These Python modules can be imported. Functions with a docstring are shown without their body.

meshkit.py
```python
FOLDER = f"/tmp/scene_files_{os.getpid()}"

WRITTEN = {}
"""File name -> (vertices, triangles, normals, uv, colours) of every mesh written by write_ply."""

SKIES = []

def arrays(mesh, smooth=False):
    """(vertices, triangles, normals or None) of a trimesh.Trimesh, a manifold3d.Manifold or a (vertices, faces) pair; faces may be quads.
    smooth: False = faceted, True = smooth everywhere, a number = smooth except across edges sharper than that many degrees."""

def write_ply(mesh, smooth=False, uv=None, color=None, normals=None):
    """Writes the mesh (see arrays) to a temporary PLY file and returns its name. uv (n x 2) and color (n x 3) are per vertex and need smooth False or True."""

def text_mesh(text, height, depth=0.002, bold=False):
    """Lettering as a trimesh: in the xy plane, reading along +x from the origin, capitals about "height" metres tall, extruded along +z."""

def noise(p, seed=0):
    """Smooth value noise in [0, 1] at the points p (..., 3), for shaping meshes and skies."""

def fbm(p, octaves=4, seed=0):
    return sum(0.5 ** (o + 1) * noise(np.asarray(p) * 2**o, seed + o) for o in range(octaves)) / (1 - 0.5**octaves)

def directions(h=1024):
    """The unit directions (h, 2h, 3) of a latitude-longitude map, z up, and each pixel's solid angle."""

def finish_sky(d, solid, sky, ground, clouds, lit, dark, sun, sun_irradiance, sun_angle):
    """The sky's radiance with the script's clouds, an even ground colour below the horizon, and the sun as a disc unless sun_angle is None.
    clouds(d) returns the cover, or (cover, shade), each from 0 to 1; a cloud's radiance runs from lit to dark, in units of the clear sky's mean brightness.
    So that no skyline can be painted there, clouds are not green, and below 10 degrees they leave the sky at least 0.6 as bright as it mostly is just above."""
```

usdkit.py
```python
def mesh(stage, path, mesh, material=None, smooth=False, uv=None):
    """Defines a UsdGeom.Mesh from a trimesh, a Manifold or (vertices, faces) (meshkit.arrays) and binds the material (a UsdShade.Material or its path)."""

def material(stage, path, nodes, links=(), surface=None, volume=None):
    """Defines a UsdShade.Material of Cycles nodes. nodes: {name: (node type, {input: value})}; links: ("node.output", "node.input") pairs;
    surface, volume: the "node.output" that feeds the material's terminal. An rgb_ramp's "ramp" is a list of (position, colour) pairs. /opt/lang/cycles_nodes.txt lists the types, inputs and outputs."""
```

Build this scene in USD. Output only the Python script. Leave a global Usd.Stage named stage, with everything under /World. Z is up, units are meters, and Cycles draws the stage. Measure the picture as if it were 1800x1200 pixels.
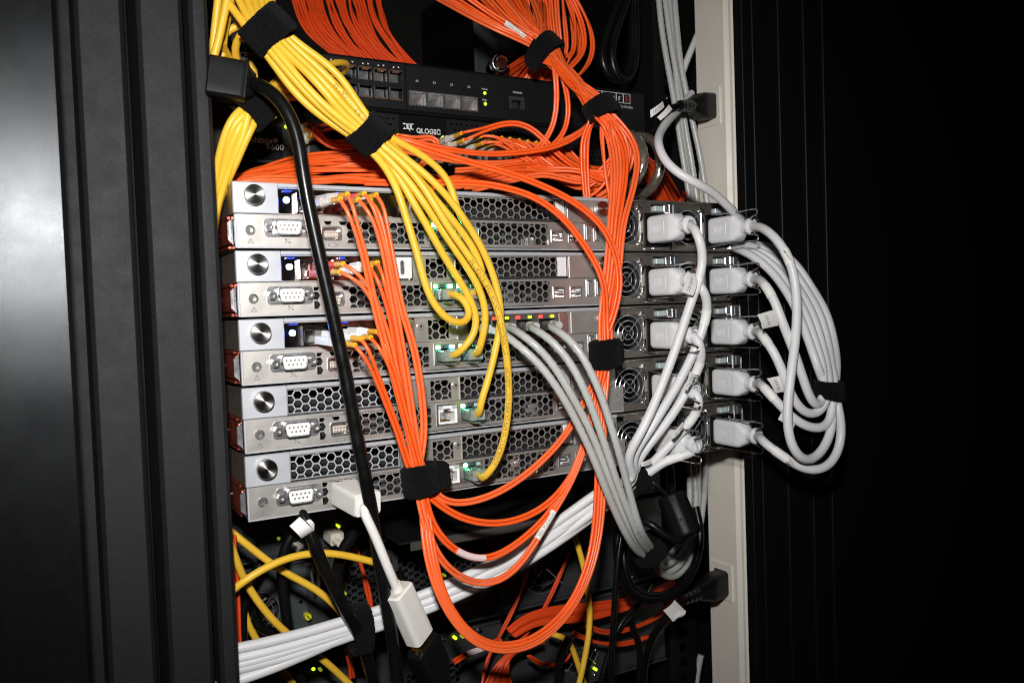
import math, random
import numpy as np, trimesh, usdkit, meshkit
from pxr import Usd, UsdGeom, UsdLux, UsdShade, Gf, Sdf, Vt
from shapely.geometry import Polygon, Point, box as sbox, LineString
from shapely.ops import unary_union
from shapely import affinity

random.seed(7); RNG = np.random.default_rng(7)
stage = Usd.Stage.CreateInMemory()
UsdGeom.SetStageUpAxis(stage, 'Z'); UsdGeom.SetStageMetersPerUnit(stage, 1.0)
UsdGeom.Xform.Define(stage, '/World'); UsdGeom.Scope.Define(stage, '/World/Looks')
MM = 0.001
# ------------------------------------------------------------------ camera and flash
# World: X along the rack face, Y into the rack, Z up; server faces lie in the plane Y = 0. Millimetres here, metres on the stage.
CAM = np.array([-109.6, -550.0, 132.0]); FPX = 1450.0
YAW, PITCH, ROLL = np.radians([29.58, 2.10, -2.02])
FW = np.array([math.sin(YAW)*math.cos(PITCH), math.cos(YAW)*math.cos(PITCH), -math.sin(PITCH)])
_r = np.cross(FW, [0, 0, 1]); _r /= np.linalg.norm(_r); _u = np.cross(_r, FW)
RT = _r*math.cos(ROLL) + _u*math.sin(ROLL); UP = -_r*math.sin(ROLL) + _u*math.cos(ROLL)
cam = UsdGeom.Camera.Define(stage, '/World/camera')
cam.CreateHorizontalApertureAttr(36.0); cam.CreateVerticalApertureAttr(24.0)
cam.CreateFocalLengthAttr(36.0*FPX/1800.0)
cam.CreateClippingRangeAttr(Gf.Vec2f(0.01, 50.0))
cam.CreateFStopAttr(11.0); cam.CreateFocusDistanceAttr(0.62)
cam.CreateExposureAttr(0.0)
M4 = np.eye(4); M4[0, :3] = RT; M4[1, :3] = UP; M4[2, :3] = -FW; M4[3, :3] = CAM*MM
cam.AddTransformOp().Set(Gf.Matrix4d(*M4.ravel().tolist()))
# the flash on top of the camera
FLASH = CAM + UP*112 + RT*(-16) - FW*10
fl = UsdLux.SphereLight.Define(stage, '/World/flash')
fl.CreateRadiusAttr(0.020); fl.CreateIntensityAttr(1380.0)
fl.CreateColorAttr(Gf.Vec3f(1.0, 0.985, 0.965))
sh = UsdLux.ShapingAPI.Apply(fl.GetPrim()); sh.CreateShapingConeAngleAttr(44.0); sh.CreateShapingConeSoftnessAttr(1.0)
aim = np.array([140., 0., 150.]) - FLASH; aim /= np.linalg.norm(aim)
fr = np.cross(aim, [0, 0, 1]); fr /= np.linalg.norm(fr); fu = np.cross(fr, aim)
F4 = np.eye(4); F4[0, :3] = fr; F4[1, :3] = fu; F4[2, :3] = -aim; F4[3, :3] = FLASH*MM
fl.AddTransformOp().Set(Gf.Matrix4d(*F4.ravel().tolist()))
# the room's own dim ceiling light, far weaker than the flash
rl = UsdLux.RectLight.Define(stage, '/World/room_light')
rl.CreateWidthAttr(1.2); rl.CreateHeightAttr(0.6); rl.CreateIntensityAttr(0.25)
rl.AddTranslateOp().Set(Gf.Vec3d(-0.5, -2.2, 2.2)); rl.AddRotateXYZOp().Set(Gf.Vec3f(38, 0, 0))

def U(px, py, o=0.0):
    "the point seen at a spot of the 1800 x 1200 photograph, o mm in front of the server faces"
    d = FW + RT*(px-900)/FPX - UP*(py-600)/FPX
    return CAM + d*((-o-CAM[1])/d[1])
def scale_at(p): return FPX/((np.asarray(p)-CAM) @ FW)

# ------------------------------------------------------------------ naming
_used = {}
def path_in(parent, name):
    k = (parent, name); n = _used.get(k, 0); _used[k] = n+1
    return f'{parent}/{name}' + (f'_{n:03d}' if n else '')
def keys(prim, **kw):
    for k, v in kw.items():
        if v: prim.SetCustomDataByKey(k, v)
def arr(m):
    if isinstance(m, (list,)):
        m = trimesh.util.concatenate([x if isinstance(x, trimesh.Trimesh) else trimesh.Trimesh(*x, process=False) for x in m])
    if isinstance(m, tuple): m = trimesh.Trimesh(m[0], m[1], process=False)
    return m
class Thing:
    def __init__(s, name, label, cat, group=None, kind=None, at=(0, 0, 0)):
        s.at = np.asarray(at, float); s.path = path_in('/World', name)
        x = UsdGeom.Xform.Define(stage, s.path); x.AddTranslateOp().Set(Gf.Vec3d(*(s.at*MM).tolist()))
        keys(x.GetPrim(), label=label, category=cat, group=group, kind=kind)
    def part(s, name, mesh, mat, parent=None, smooth=35, label=None, kind=None, local=False, center=False):
        p = path_in(parent or s.path, name); m = arr(mesh).copy()
        off = np.zeros(3) if local else s.at
        if parent is not None and parent in CENTERS: off = off + CENTERS[parent]
        c = np.zeros(3)
        if center: c = m.bounds.mean(0) - off
        m.vertices = (m.vertices - off - c)*MM
        g = usdkit.mesh(stage, p, m, M[mat], smooth=smooth)
        if center: g.AddTranslateOp().Set(Gf.Vec3d(*(c*MM).tolist())); CENTERS[p] = c
        keys(g.GetPrim(), label=label, kind=kind)
        return p
CENTERS = {}
def single(name, mesh, mat, label, cat, group=None, kind=None, smooth=35):
    m = arr(mesh).copy(); c = np.array([*m.bounds.mean(0)[:2], m.bounds[0, 2]]); m.vertices = (m.vertices-c)*MM
    p = path_in('/World', name); g = usdkit.mesh(stage, p, m, M[mat], smooth=smooth)
    g.AddTranslateOp().Set(Gf.Vec3d(*(c*MM).tolist()))
    keys(g.GetPrim(), label=label, category=cat, group=group, kind=kind)
    return p

# ------------------------------------------------------------------ materials
M = {}
def mat(name, color, rough=0.5, metal=0.0, noise=None, bump=None, rvar=None, emit=None, **kw):
    """principled; noise=(scale, amount) varies the colour, bump=(scale, distance mm, detail), rvar=(scale, low, high) varies the gloss"""
    n = {'p': ('principled_bsdf', {'base_color': color, 'roughness': rough, 'metallic': metal, **kw})}; l = []
    if emit: n['p'][1].update(emission_color=emit[0], emission_strength=emit[1])
    if noise or bump or rvar: n['tc'] = ('texture_coordinate', {})
    if noise:
        n['nz'] = ('noise_texture', {'scale': noise[0], 'detail': 4.0, 'roughness': 0.6})
        c = np.array(color); a = noise[1]
        n['rp'] = ('rgb_ramp', {'ramp': [(0.25, tuple(np.clip(c*(1-a), 0, 1))), (0.75, tuple(np.clip(c*(1+a), 0, 1)))]})
        l += [('tc.object', 'nz.vector'), ('nz.fac', 'rp.fac'), ('rp.color', 'p.base_color')]
    if bump:
        n['bn'] = ('noise_texture', {'scale': bump[0], 'detail': bump[2] if len(bump) > 2 else 2.0, 'roughness': 0.6})
        n['bp'] = ('bump', {'strength': 1.0, 'distance': bump[1]*MM})
        l += [('tc.object', 'bn.vector'), ('bn.fac', 'bp.height'), ('bp.normal', 'p.normal')]
    if rvar:
        n['rn'] = ('noise_texture', {'scale': rvar[0], 'detail': 5.0, 'roughness': 0.65})
        n['mr'] = ('map_range', {'from_min': 0.3, 'from_max': 0.7, 'to_min': rvar[1], 'to_max': rvar[2], 'clamp': True})
        l += [('tc.object', 'rn.vector'), ('rn.fac', 'mr.value'), ('mr.result', 'p.roughness')]
    M[name] = usdkit.material(stage, f'/World/Looks/{name}', n, l, surface='p.BSDF')
mat('black_paint', (0.0068, 0.0073, 0.0085), 0.6, bump=(1800, 0.20, 3), rvar=(60, 0.54, 0.66), noise=(700, 0.45), specular_ior_level=0.36)
mat('black_gloss_paint', (0.005, 0.0055, 0.006), 0.27, bump=(2000, 0.06, 3), rvar=(25, 0.24, 0.31), noise=(300, 0.25), specular_ior_level=0.37, specular_tint=(0.9, 0.95, 1.0))
mat('black_door_dimmed', (0.0035, 0.0035, 0.004), 0.5, bump=(900, 0.04), specular_ior_level=0.22)  # right door: the cabinet black darkened to mute flash highlights on its ribs
mat('black_satin', (0.005, 0.005, 0.0055), 0.46, bump=(700, 0.03), noise=(90, 0.3))
mat('black_rubber', (0.0045, 0.0045, 0.0045), 0.28, rvar=(120, 0.2, 0.36), noise=(60, 0.3), specular_ior_level=0.3)
mat('black_plastic', (0.006, 0.006, 0.0065), 0.40, bump=(1500, 0.03), rvar=(80, 0.34, 0.48), specular_ior_level=0.10)
mat('dark_plastic', (0.045, 0.048, 0.052), 0.42, bump=(600, 0.04))
mat('dark_interior', (0.006, 0.006, 0.007), 0.7, noise=(40, 0.5))
mat('velcro', (0.004, 0.004, 0.0042), 1.0, bump=(1300, 1.0, 4), noise=(500, 0.6), sheen_weight=0.03, sheen_roughness=0.5, specular_ior_level=0.1)
mat('yellow_jacket', (0.79, 0.47, 0.036), 0.42, noise=(45, 0.07), rvar=(90, 0.34, 0.5), bump=(160, 0.06))
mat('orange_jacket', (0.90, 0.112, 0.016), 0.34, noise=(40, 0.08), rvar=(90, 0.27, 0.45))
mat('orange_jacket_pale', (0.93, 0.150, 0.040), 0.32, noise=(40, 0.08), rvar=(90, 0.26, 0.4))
mat('orange_jacket_shaded', (0.70, 0.062, 0.009), 0.42, noise=(40, 0.1), rvar=(90, 0.36, 0.5))  # darker copy of the orange jacket, shade of the set-back cables in its colour
mat('white_jacket', (0.70, 0.70, 0.71), 0.42, noise=(30, 0.05), rvar=(70, 0.36, 0.52), bump=(150, 0.05))
mat('grey_jacket', (0.46, 0.46, 0.44), 0.30, noise=(40, 0.08), rvar=(120, 0.22, 0.4))
mat('white_plastic', (0.72, 0.72, 0.735), 0.36, noise=(25, 0.03), rvar=(60, 0.30, 0.44))
mat('warm_white_plastic', (0.80, 0.78, 0.74), 0.33, noise=(25, 0.03), rvar=(60, 0.28, 0.42))
mat('cream_paint', (0.80, 0.75, 0.66), 0.42, noise=(14, 0.05), bump=(500, 0.03), rvar=(40, 0.34, 0.5))
mat('beige_plastic', (0.62, 0.57, 0.49), 0.45, noise=(60, 0.06))
mat('yellow_sleeve', (0.82, 0.42, 0.02), 0.4)
mat('red_sleeve', (0.55, 0.03, 0.03), 0.4)
mat('silver_paint', (0.50, 0.515, 0.55), 0.44, 0.35, noise=(35, 0.05), bump=(900, 0.02), rvar=(50, 0.38, 0.52))
mat('steel_plate', (0.54, 0.515, 0.485), 0.42, 0.75, noise=(30, 0.08), rvar=(45, 0.34, 0.5), bump=(400, 0.02))
mat('steel_dark', (0.34, 0.305, 0.27), 0.34, 0.85, noise=(35, 0.12), rvar=(60, 0.24, 0.44))
mat('bracket_mirror', (0.42, 0.37, 0.35), 0.13, 1.0, noise=(25, 0.15), bump=(300, 0.02), rvar=(40, 0.10, 0.2))
mat('red_reflection_metal', (0.34, 0.07, 0.045), 0.30, 0.7, noise=(60, 0.3), rvar=(60, 0.22, 0.4))  # mirror-like bracket metal, the red reflection in it put into the colour
mat('chrome', (0.72, 0.71, 0.69), 0.10, 1.0, bump=(220, 0.06), rvar=(90, 0.06, 0.2))
mat('bright_steel', (0.74, 0.74, 0.74), 0.30, 0.9, bump=(200, 0.05), rvar=(100, 0.15, 0.32))
mat('brass_chrome', (0.72, 0.67, 0.56), 0.24, 0.9, bump=(180, 0.5, 3), rvar=(100, 0.16, 0.32))
mat('gold', (0.85, 0.55, 0.18), 0.25, 1.0)
mat('glare_white_plate', (0.86, 0.86, 0.88), 0.22, 0.15, rvar=(60, 0.16, 0.3))  # shiny metal coloured near white, the reflected flash is in the colour
mat('connector_white', (0.78, 0.79, 0.79), 0.35)
mat('pin_metal', (0.52, 0.40, 0.30), 0.35, 1.0)
mat('socket_dark', (0.02, 0.019, 0.018), 0.4)
mat('copper_brown', (0.42, 0.22, 0.12), 0.35, 0.8)
mat('paper', (0.80, 0.79, 0.76), 0.6, noise=(90, 0.04))
mat('pink_paper', (0.78, 0.62, 0.62), 0.5)
mat('ink', (0.035, 0.035, 0.037), 0.6)
mat('ink_grey', (0.16, 0.155, 0.15), 0.6)
mat('ink_brown', (0.07, 0.04, 0.006), 0.6)
mat('ink_dark_red', (0.20, 0.02, 0.006), 0.6)
mat('print_white', (0.75, 0.75, 0.75), 0.6)
mat('print_red', (0.5, 0.03, 0.03), 0.6)
mat('teal_plastic', (0.42, 0.50, 0.51), 0.35)
mat('slate_plastic', (0.05, 0.06, 0.065), 0.35)
mat('gunmetal', (0.06, 0.063, 0.068), 0.42, 0.5, noise=(30, 0.2), bump=(400, 0.03), rvar=(60, 0.3, 0.5))
mat('brown_metal', (0.12, 0.105, 0.095), 0.4, 0.6, noise=(40, 0.2))
mat('wall_dark', (0.012, 0.011, 0.009), 0.8, noise=(3, 0.4))
mat('led_green', (0.02, 0.3, 0.12), 0.3, emit=((0.10, 1.0, 0.42), 75.0))
mat('led_green_soft', (0.02, 0.3, 0.12), 0.3, emit=((0.05, 0.9, 0.35), 3.0))
mat('led_cyan', (0.05, 0.3, 0.4), 0.3, emit=((0.25, 0.75, 1.0), 60.0))
mat('led_blue', (0.05, 0.1, 0.5), 0.3, emit=((0.12, 0.24, 1.0), 90.0))
mat('led_blue_dim', (0.02, 0.05, 0.4), 0.3, emit=((0.05, 0.1, 1.0), 0.8))
mat('led_lime', (0.3, 0.4, 0.02), 0.3, emit=((0.62, 0.85, 0.03), 1.6))
mat('led_lime_dim', (0.3, 0.4, 0.02), 0.3, emit=((0.55, 0.75, 0.03), 0.35))
mat('led_red', (0.4, 0.02, 0.02), 0.3, emit=((1.0, 0.06, 0.04), 2.2))
mat('yellow_knob', (0.70, 0.62, 0.02), 0.35)
# clear connector plastic
M['clear_plastic'] = usdkit.material(stage, '/World/Looks/clear_plastic', {
    'fr': ('fresnel', {'IOR': 1.45}), 't': ('transparent_bsdf', {'color': (0.86, 0.93, 0.90)}), 'g': ('glossy_bsdf', {'color': (0.9, 0.95, 0.93), 'roughness': 0.12}),
    'd': ('diffuse_bsdf', {'color': (0.6, 0.66, 0.63)}), 'm': ('mix_closure', {}), 'm2': ('mix_closure', {'fac': 0.26})},
    [('fr.fac', 'm.fac'), ('t.BSDF', 'm.closure1'), ('g.BSDF', 'm.closure2'), ('m.closure', 'm2.closure1'), ('d.BSDF', 'm2.closure2')], surface='m2.closure')
# turned metal: the grain runs in circles round the knob's own axis (y)
M['turned_metal'] = usdkit.material(stage, '/World/Looks/turned_metal', {
    'tc': ('texture_coordinate', {}), 's': ('separate_xyz', {}), 'c': ('combine_xyz', {'y': 0.0}),
    'nm': ('vector_math', {'math_type': 'normalize'}),
    'p': ('principled_bsdf', {'base_color': (0.50, 0.48, 0.46), 'metallic': 1.0, 'roughness': 0.30, 'anisotropic': 0.85})},
    [('tc.object', 's.vector'), ('s.x', 'c.x'), ('s.z', 'c.z'), ('c.vector', 'nm.vector1'), ('nm.vector', 'p.tangent')], surface='p.BSDF')

# ------------------------------------------------------------------ mesh helpers (mm)
def ext(poly, y0, y1):
    "a polygon of the XZ plane made solid from y0 to y1"
    out = []
    for g in getattr(poly, 'geoms', [poly]):
        if g.is_empty or g.area < 1e-6: continue
        m = trimesh.creation.extrude_polygon(g, abs(y1-y0), engine='earcut'); v = m.vertices
        m.vertices = np.c_[v[:, 0], min(y0, y1)+v[:, 2], v[:, 1]]; m.faces = m.faces[:, ::-1]; out.append(m)
    return trimesh.util.concatenate(out)
def bx(x0, x1, y0, y1, z0, z1, b=0.0):
    x0, x1 = sorted((x0, x1)); y0, y1 = sorted((y0, y1)); z0, z1 = sorted((z0, z1))
    if b <= 0:
        m = trimesh.creation.box([x1-x0, y1-y0, z1-z0]); m.apply_translation([(x0+x1)/2, (y0+y1)/2, (z0+z1)/2]); return m
    b = min(b, (x1-x0)*.45, (y1-y0)*.45, (z1-z0)*.45); p = []
    for x, sx in ((x0, 1), (x1, -1)):
        for y, sy in ((y0, 1), (y1, -1)):
            for z, sz in ((z0, 1), (z1, -1)):
                p += [(x+sx*b, y+sy*b, z), (x+sx*b, y, z+sz*b), (x, y+sy*b, z+sz*b)]
    return trimesh.convex.convex_hull(np.array(p))
def lathe(profile, cx, cz, n=24):
    "profile of (radius, y) turned about the Y axis through (cx, cz)"
    a = np.linspace(0, 2*np.pi, n, endpoint=False); v = []
    for r, y in profile: v.append(np.c_[cx+r*np.cos(a), np.full(n, y), cz+r*np.sin(a)])
    f = []
    for i in range(len(profile)-1):
        for j in range(n):
            k = (j+1) % n; p, q = i*n, (i+1)*n
            f += [(p+j, q+k, p+k), (p+j, q+j, q+k)]
    v = np.vstack(v); m = trimesh.Trimesh(v, np.array(f), process=True); m.fix_normals(); return m
def disc_y(cx, cz, r, y0, y1, n=16, b=0.3): return lathe([(1e-3, y0), (r-b, y0), (r, y0+b*(1 if y1 > y0 else -1)), (r, y1), (1e-3, y1)], cx, cz, n)
def rrect(x0, z0, x1, z1, r): return sbox(x0+r, z0+r, x1-r, z1-r).buffer(r, quad_segs=3)
def loft(rings, cap=True):
    n = len(rings[0]); v = np.vstack(rings); f = []
    for i in range(len(rings)-1):
        for j in range(n):
            k = (j+1) % n; f += [(i*n+j, i*n+k, (i+1)*n+k), (i*n+j, (i+1)*n+k, (i+1)*n+j)]
    if cap:
        a, b = len(v), len(v)+1; v = np.vstack([v, rings[0].mean(0), rings[-1].mean(0)]); e = (len(rings)-1)*n
        for j in range(n):
            k = (j+1) % n; f += [(a, k, j), (b, e+j, e+k)]
    m = trimesh.Trimesh(v, np.array(f), process=False)
    if m.volume < 0: m.faces = m.faces[:, ::-1]
    return m
def oct_ring(hw, hh, c, n=24):
    "points of a chamfered rectangle, smoothed"
    p = sbox(-hw+c, -hh+c, hw-c, hh-c).buffer(c, quad_segs=3) if c > 0 else sbox(-hw, -hh, hw, hh)
    e = p.exterior; return np.array([e.interpolate(i/n, normalized=True).coords[0] for i in range(n)])
def frame(d, up=(0, 0, 1)):
    d = np.asarray(d, float)/np.linalg.norm(d); s = np.cross(d, up); s /= np.linalg.norm(s); return d, s, np.cross(s, d)
def plug_loft(origin, d, secs, up=(0, 0, 1), n=24):
    "secs of (distance along d, half width, half height, corner) swept from origin"
    d, s, u = frame(d, up); rings = []
    for t, hw, hh, c in secs:
        q = oct_ring(hw, hh, c, n); rings.append(np.asarray(origin)+d*t + np.outer(q[:, 0], s) + np.outer(q[:, 1], u))
    return loft(rings)
def px_points(pts):
    "photo points (px, py[, o]); o runs evenly between the points that give it"
    idx = [i for i, p in enumerate(pts) if len(p) > 2]; os = [pts[i][2] for i in idx]
    o = np.interp(range(len(pts)), idx, os) if idx else np.zeros(len(pts))
    return np.array([U(p[0], p[1], k) for p, k in zip(pts, o)])
def smooth_path(P, step=4.0, s=0.25):
    "centripetal Catmull-Rom through the points, evened out over a few millimetres"
    P = np.asarray(P, float); keep = [0]
    for i in range(1, len(P)):
        if np.linalg.norm(P[i]-P[keep[-1]]) > 0.8: keep.append(i)
    P = P[keep]
    if len(P) == 2: P = np.array([P[0], P.mean(0), P[1]])
    P = np.vstack([2*P[0]-P[1], P, 2*P[-1]-P[-2]]); out = []
    for i in range(1, len(P)-2):
        p0, p1, p2, p3 = P[i-1:i+3]; a = [0.0]
        for u, v in ((p0, p1), (p1, p2), (p2, p3)): a.append(a[-1]+max(math.sqrt(np.linalg.norm(v-u)), 1e-4))
        t = np.linspace(a[1], a[2], 40, endpoint=False)[:, None]
        A1 = (a[1]-t)/(a[1]-a[0])*p0+(t-a[0])/(a[1]-a[0])*p1; A2 = (a[2]-t)/(a[2]-a[1])*p1+(t-a[1])/(a[2]-a[1])*p2; A3 = (a[3]-t)/(a[3]-a[2])*p2+(t-a[2])/(a[3]-a[2])*p3
        B1 = (a[2]-t)/(a[2]-a[0])*A1+(t-a[0])/(a[2]-a[0])*A2; B2 = (a[3]-t)/(a[3]-a[1])*A2+(t-a[1])/(a[3]-a[1])*A3
        out.append((a[2]-t)/(a[2]-a[1])*B1+(t-a[1])/(a[2]-a[1])*B2)
    Q = np.vstack(out+[P[-2][None]])
    a = np.r_[0, np.cumsum(np.linalg.norm(np.diff(Q, axis=0), axis=1))]; L = a[-1]
    t = np.linspace(0, L, max(int(L/1.0), 12)); Q = np.stack([np.interp(t, a, Q[:, j]) for j in range(3)], 1)
    sig = min(9.0*math.sqrt(s/.25)*(step/4.0), L/12); w = int(3*sig/(L/(len(Q)-1)))+1
    k = np.exp(-.5*(np.arange(-w, w+1)*(L/(len(Q)-1))/max(sig, 1e-6))**2); k /= k.sum()
    pad = np.vstack([2*Q[0]-Q[1:w+1][::-1], Q, 2*Q[-1]-Q[-w-1:-1][::-1]])
    Q = np.stack([np.convolve(pad[:, j], k, 'valid') for j in range(3)], 1)
    a = np.r_[0, np.cumsum(np.linalg.norm(np.diff(Q, axis=0), axis=1))]; t = np.linspace(0, a[-1], int(np.clip(a[-1]/step, 6, 320)))
    return np.stack([np.interp(t, a, Q[:, j]) for j in range(3)], 1)
def tangents(C):
    T = np.gradient(C, axis=0); return T/np.maximum(np.linalg.norm(T, axis=1, keepdims=True), 1e-9)
def frames(C):
    T = tangents(C); n = np.cross(T[0], [0.31, 0.9, 0.2]); n /= np.linalg.norm(n); N = [n]
    for i in range(1, len(C)):
        n = N[-1] - T[i]*(N[-1] @ T[i]); N.append(n/np.linalg.norm(n))
    N = np.array(N); return T, N, np.cross(T, N)
def tube(C, r, n=10, twist=None):
    "a round tube along C; twist=(pitch mm, depth) winds the four pairs of a jacket under its skin"
    T, N, B = frames(C); a = np.linspace(0, 2*np.pi, n, endpoint=False); s = np.r_[0, np.cumsum(np.linalg.norm(np.diff(C, axis=0), axis=1))]
    r = np.broadcast_to(np.asarray(r, float), (len(C),)); rings = []
    for i in range(len(C)):
        rr = r[i]*(1 + (twist[1]*np.sin(2*(a - 2*np.pi*s[i]/twist[0])) if twist else 0)); rr = np.broadcast_to(rr, a.shape)
        rings.append(C[i] + np.outer(rr*np.cos(a), N[i]) + np.outer(rr*np.sin(a), B[i]))
    return loft(rings)
def duplex(C, r, phase=0.0, n=7, roll=0.5, gap=1.0):
    "two strands of a zip cord side by side, rolling slowly"
    T = tangents(C); V = C-CAM; S = np.cross(T, V); S /= np.maximum(np.linalg.norm(S, axis=1, keepdims=True), 1e-9); W = np.cross(S, T)
    t = np.linspace(0, 1, len(C)); ph = phase + roll*np.sin(2*np.pi*(t*1.3+phase))
    D = S*np.cos(ph)[:, None] + W*np.sin(ph)[:, None]
    return [tube(C + D*r*gap, r, n), tube(C - D*r*gap, r, n)]
def text_on(C, s0, text, h, r, turn=0.0, lift=0.06):
    "flat print that follows a cable, its letters wrapped round the jacket on the side towards the aisle"
    m = meshkit.text_mesh(text, h, 0.03); v = m.vertices
    m = m.copy(); T = tangents(C); s = np.r_[0, np.cumsum(np.linalg.norm(np.diff(C, axis=0), axis=1))]
    x = s0 + v[:, 0]; P = np.stack([np.interp(x, s, C[:, j]) for j in range(3)], 1); t = np.stack([np.interp(x, s, T[:, j]) for j in range(3)], 1)
    t /= np.linalg.norm(t, axis=1, keepdims=True)
    N = CAM-P; N -= t*(N*t).sum(1, keepdims=True); N /= np.linalg.norm(N, axis=1, keepdims=True); Uu = np.cross(N, t)
    a = (v[:, 1]-h*.5)/r + turn
    m.vertices = P + (r+lift+v[:, 2])[:, None]*(np.cos(a)[:, None]*N + np.sin(a)[:, None]*Uu); return m
def text_flat(text, x, z, h, y, slant=0.0, bold=False):
    m = meshkit.text_mesh(text, h, 0.05, bold); v = m.vertices.copy(); m.vertices = np.c_[x+v[:, 0], y-v[:, 2], z+v[:, 1]+slant*v[:, 0]]; return m
def card(c, th=0.25, bend=0.0, n=8):
    "a slip of paper with corners c0..c3 (left bottom, right bottom, right top, left top), bowed a little"
    c = np.asarray(c, float); nrm = np.cross(c[1]-c[0], c[3]-c[0]); nrm /= np.linalg.norm(nrm)
    if nrm @ (CAM-c.mean(0)) < 0: nrm = -nrm
    rings = []
    for i in range(n+1):
        t = i/n; a = c[0]*(1-t)+c[1]*t; b = c[3]*(1-t)+c[2]*t; k = nrm*bend*4*t*(1-t)
        rings.append(np.array([a+k, b+k, b+k-nrm*th, a+k-nrm*th]))
    return loft(rings), nrm
def text_card(c, text, h, nrm, margin=0.1, bend=0.0, y=0.35):
    c = np.asarray(c, float); m = meshkit.text_mesh(text, 1.0, 0.02); v = m.vertices; w = v[:, 0].max(); H = np.linalg.norm(c[3]-c[0]); W = np.linalg.norm(c[1]-c[0])
    t = margin + v[:, 0]/w*min(1-2*margin, w*h/W*1.0); s = y + v[:, 1]*h/H
    P = ((c[0][None]*(1-t[:, None])+c[1][None]*t[:, None])*(1-s[:, None]) + (c[3][None]*(1-t[:, None])+c[2][None]*t[:, None])*s[:, None])
    m = m.copy(); m.vertices = P + nrm*(0.12 + v[:, 2:3]) + nrm*(bend*4*t*(1-t))[:, None]; return m
def hexes(x0, z0, x1, z1, pitch=6.1, flat=5.25, dx=0.0, dz=0.0, least=2.0):
    "flat-topped hexagonal holes that fill a rectangle, cut off at its edges"
    cw = pitch*math.sqrt(3)/2; R = flat/math.sqrt(3); out = []; region = sbox(x0, z0, x1, z1)
    for i in range(-1, int((x1-x0)/cw)+3):
        for j in range(-1, int((z1-z0)/pitch)+3):
            cx = x0+dx+i*cw; cz = z0+dz+j*pitch+(pitch/2 if i % 2 else 0)
            g = Polygon([(cx+R*math.cos(k*math.pi/3), cz+R*math.sin(k*math.pi/3)) for k in range(6)]).intersection(region)
            if g.area > least and g.geom_type == 'Polygon': out.append(g)
    return out
# ------------------------------------------------------------------ the setting: dark room behind, cabinet, power strips
single('wall', bx(-900, 1600, 900, 920, -900, 1100), 'wall_dark', 'dark wall of the machine room far behind the open rack', 'wall', kind='structure')
def ribbed(edges, z0, z1, yf=-8.0, depth=9.0, th=1.6, b=1.6):
    "folded sheet: ridges at yf, grooves pressed back; edges = [(x, 'r'|'g') ...] from one side to the other"
    pts = []
    for (xa, xb, k) in edges:
        y = yf if k == 'r' else yf+depth; s = 1 if xb > xa else -1; q = b if k == 'r' else 0.3
        pts += [(xa, y+(q if k == 'r' else 0)), (xa+s*q, y), (xb-s*q, y), (xb, y+(q if k == 'r' else 0))]
    return LineString(pts).buffer(th/2, cap_style=2, join_style=1, quad_segs=2), pts
def extrude_z(poly, z0, z1):
    m = trimesh.creation.extrude_polygon(poly, z1-z0, engine='earcut'); m.apply_translation([0, 0, z0]); return m
rib = [(-11.5, -21.6, 'r'), (-21.6, -26.6, 'g'), (-26.6, -51.2, 'r'), (-51.2, -59.6, 'g'), (-59.6, -84.6, 'r'), (-84.6, -100.0, 'g')]
poly, _ = ribbed(rib, 0, 0, depth=60.0, b=2.2)
cab = t = Thing('server_cabinet', 'black textured server cabinet with ribbed open doors framing the rack left and right', 'cabinet', at=(216, -8, -700))
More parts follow.
